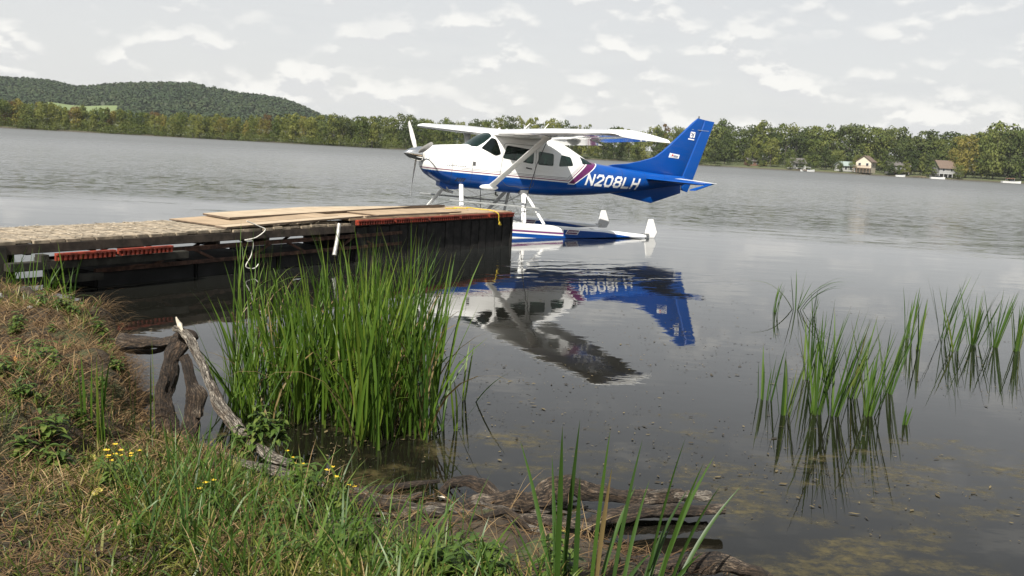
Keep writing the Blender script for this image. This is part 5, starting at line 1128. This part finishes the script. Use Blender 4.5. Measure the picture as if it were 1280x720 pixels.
wpos = [(random.Random(i).uniform(-5, 150), random.Random(i+50).uniform(385, 560), random.Random(i+99).uniform(.5, 1.1)) for i in range(26)]+[(85, 380, .8), (82, 398, .8), (25, 420, .9), (125, 420, 1.0), (130, 432, 1.0), (20, 425, .8), (48, 440, .9), (8, 490, 1.1), (35, 510, 1.0), (60, 530, 1.3), (70, 550, 1.2), (22, 395, .7), (150, 455, .8), (115, 500, .9), (40, 470, .8), (170, 600, 1.0), (205, 610, 1.0)]
WL = 'small broad-leaved green weed on the dry grass bank'
for k, (u, v, sc_) in enumerate(wpos):
    g_ = gnd(u, v, .47 if u < 160 else .25); o = link('leafy_weed', weeds[k % 5]); o.location = (g_[0], g_[1], float(ground_z(g_[0], g_[1]))-.01); o.rotation_euler[2] = k*1.3; o.scale = (sc_,)*3; tag(o, ('tiny' if sc_ < .65 else 'small' if sc_ < .85 else 'bushy' if sc_ < 1.05 else 'large')+' leafy green weed on the '+('far' if v < 420 else 'middle' if v < 480 else 'near' if v < 530 else 'nearest')+' dry bank, '+('at its left edge' if u < 40 else 'halfway across' if u < 95 else 'close to the eroded edge'), 'weed', 'leafy weeds on the dry grass bank')
for k in range(34):
    u = random.uniform(330, 700); Y = random.uniform(3.1, 4.3 if u < 400 else 3.65); x = UX(u, Y)
    if shore_d(x, Y) < .1: continue
    o = link('leafy_weed', weeds[k % 5]); o.location = (x, Y, float(ground_z(x, Y))); o.rotation_euler[2] = k*2.1; k_ = random.uniform(.7, 1.3); o.scale = (k_,)*3; tag(o, ('small' if k_ < .9 else 'bushy' if k_ < 1.1 else 'big')+' green weed '+('in the near grass' if Y < 3.6 else 'towards the muddy shore')+(', below the stump' if u < 420 else ', below the thin roots' if u < 510 else ', below the arched root' if u < 600 else ', beside the foreground cattails'), 'weed', 'leafy weeds in the bottom grass')
for k, (u, v, Y) in enumerate(((318, 540, 5.05), (345, 535, 5.1), (330, 525, 5.1), (300, 555, 5.0))):
    o = link('leafy_weed', weeds[k % 5]); o.location = at(u, v+22, Y); o.scale = (1.1, 1.1, 1.5); o.rotation_euler[2] = k; tag(o, 'leafy waterside weed beside the bleached branch', 'weed', 'waterside weeds by the bleached branch')
# yellow flowers
m_fl = paint('yellow_petals', (.62, .42, .02), .7, .15, 20)
def flower_plant(u, v, nfl, label, group):
    g_ = gnd(u, v, .3); z = float(ground_z(g_[0], g_[1])); e = empty('yellow_wildflower', (g_[0], g_[1], z), label=label, cat='wildflower', group=group); r = random.Random(int(u*7+v))
    lm = link('leaves', weeds[int(u) % 5], e); lm.scale = (.8, .8, 1.3)
    for k in range(nfl):
        mb = MB(); c = Vector((r.uniform(-.07, .07), r.uniform(-.05, .05), r.uniform(.14, .22))); mb.tube([(c.x*.3, c.y*.3, 0), (c.x*.7, c.y*.7, c.z*.6), tuple(c)], .0014, 4); mb.obj('stem', M_weed, e)
        mb = MB()
        for j in range(6):
            a = j*1.047+r.random(); d_ = Vector((math.cos(a), math.sin(a), .25)); s_ = Vector((-math.sin(a), math.cos(a), 0)); q = .014
            i = mb.addv([c, c+d_*q*.6+s_*q*.3, c+d_*q, c+d_*q*.6-s_*q*.3]); mb.face(i, i+1, i+2, i+3)
        mb.obj('blossom', m_fl, e)
flower_plant(158, 610, 10, 'clump of bright yellow wildflowers on the near bank', None); flower_plant(138, 625, 4, 'few faded yellow flowers left of the bright clump', None); flower_plant(262, 655, 3, 'small yellow flowers in the grass at the bottom', None); flower_plant(425, 640, 5, 'pale yellow flowers in the grass near the muddy roots', None); flower_plant(372, 535, 4, 'small yellow-green flowers above the bleached branch end', None)
# stones, fallen leaves
def pebble(u, v, z, r_, mat, label):
    g_ = gnd(u, v, z); bm = bmesh.new(); bmesh.ops.create_icosphere(bm, subdivisions=2, radius=r_)
    for q in bm.verts: q.co *= 1+random.uniform(-.22, .22); q.co.z *= .6
    me = bpy.data.meshes.new('stone'); bm.to_mesh(me); bm.free(); me.materials.append(mat); o = link('stone', me); o.location = (g_[0], g_[1], float(ground_z(g_[0], g_[1]))+r_*.35); tag(o, label, 'stone')
m_st = paint('pale_stone', (.55, .53, .49), .85, .15, 20, bump=.003); m_st2 = paint('grey_stone', (.22, .21, .19), .9, .2, 18, bump=.003)
pebble(92, 368, .46, .045, m_st, 'white stone at the far edge of the dry grass bank'); pebble(80, 364, .46, .03, m_st, 'smaller pale stone left of the white stone'); pebble(38, 396, .48, .02, m_st, 'tiny pale pebble in the dry grass'); pebble(178, 514, .03, .06, m_st2, 'grey stone at the waterline left of the stump'); pebble(165, 585, .25, .03, m_st2, 'small grey stone in the near grass')
pebble(-2, 380, .48, .05, m_st2, 'flat grey-brown stone at the left edge of the bank')
m_lf = paint('orange_leaf', (.42, .20, .05), .8, .2, 20); m_lf2 = paint('yellow_leaf', (.45, .38, .08), .8, .2, 20)
def fleaf(u, v, z, l, mat, label):
    g_ = gnd(u, v, z); mb = MB(); rows = [(-1, .0), (-.5, .36), (.1, .42), (.6, .25), (1, 0)]; a = [mb.addv([(x_*l/2, -w_*l/2, abs(w_)*l*.2+.01*l), (x_*l/2, 0, .15*l*x_*x_), (x_*l/2, w_*l/2, abs(w_)*l*.2)]) for x_, w_ in rows]
    for i, j in zip(a[:-1], a[1:]): mb.face(i, i+1, j+1, j); mb.face(i+1, i+2, j+2, j+1)
    o = mb.obj('fallen_leaf', mat, None, smooth=True); o.location = (g_[0], g_[1], float(ground_z(g_[0], g_[1]))+.03); o.rotation_euler = (random.uniform(-.4, .4), random.uniform(-.4, .4), random.uniform(0, 6)); tag(o, label, 'fallen leaf')
fleaf(20, 468, .48, .06, m_lf, 'orange fallen leaf in the dry grass at the left edge'); fleaf(97, 475, .45, .07, m_lf, 'orange fallen leaf curled on the middle of the bank'); fleaf(116, 547, .4, .06, m_lf2, 'pale yellow fallen leaf among the upright blades'); fleaf(160, 627, .3, .05, m_lf, 'small orange leaf below the yellow flowers'); fleaf(122, 636, .3, .08, m_lf2, 'broad yellowish leaf at the bottom left of the bank'); fleaf(270, 652, .3, .05, m_lf, 'orange leaf in the bottom grass'); fleaf(705, 660, .05, .07, m_lf2, 'pale leaf caught between the foreground cattails'); fleaf(552, 615, .06, .06, m_raw, 'pale leaf hanging on the tip of the arched root')
# flecks of plant debris floating on the calm water
nd = 5200; r = np.random.default_rng(61); Yd = 4.6+r.gamma(1.7, 2.4, nd); ud = r.uniform(330, 1330, nd); xd = UX(ud, Yd)
k = (shore_d(xd, Yd) < -.05) & (Yd < 19) & (vnoise(xd, Yd, .55, 71)+.4*r.random(nd) > .62) & ~((xd < -.2) & (Yd > 9)); xd, Yd = xd[k], Yd[k]; nd = len(xd)
a = r.uniform(0, PI, nd); l = r.gamma(1.6, .0045, nd)+.003; b_ = l*r.uniform(.12, .5, nd); ca, sa = np.cos(a), np.sin(a)
V = np.stack([np.stack([xd+ca*l*i-sa*b_*j, Yd+sa*l*i+ca*b_*j, np.full(nd, .004)+r.uniform(0, .004, nd)], -1) for i, j in ((-1, -.5), (.4, -1), (1, .5), (-.3, 1))], 1)
m_deb, n = material('floating_debris'); n.out(n.pbsdf(Base_Color=n.ramp(n.attr('r'), [(.1, (.015, .011, .006)), (.6, (.055, .040, .016)), (.95, (.13, .10, .045))]), Roughness=.8))
link('floating_debris', quads_mesh('floating_debris', V.reshape(-1, 3), np.arange(nd*4).reshape(-1, 4), m_deb, {'r': np.repeat(r.random(nd), 4)}), kind='stuff', label='flecks of dead plant matter floating on the calm water')

# ================================================================== HAZE
m_haze = bpy.data.materials.new('haze'); m_haze.use_nodes = True; n = NT(m_haze.node_tree)
vol = n.new('ShaderNodeVolumePrincipled'); vol.inputs['Color'].default_value = (.86, .91, .96, 1); vol.inputs['Density'].default_value = .00007
o_ = n.new('ShaderNodeOutputMaterial'); n.nt.links.new(vol.outputs[0], o_.inputs['Volume'])
MB().box((-4600, -4600, -2.4), (4600, 4600, 96)).obj('haze', m_haze, kind='stuff')
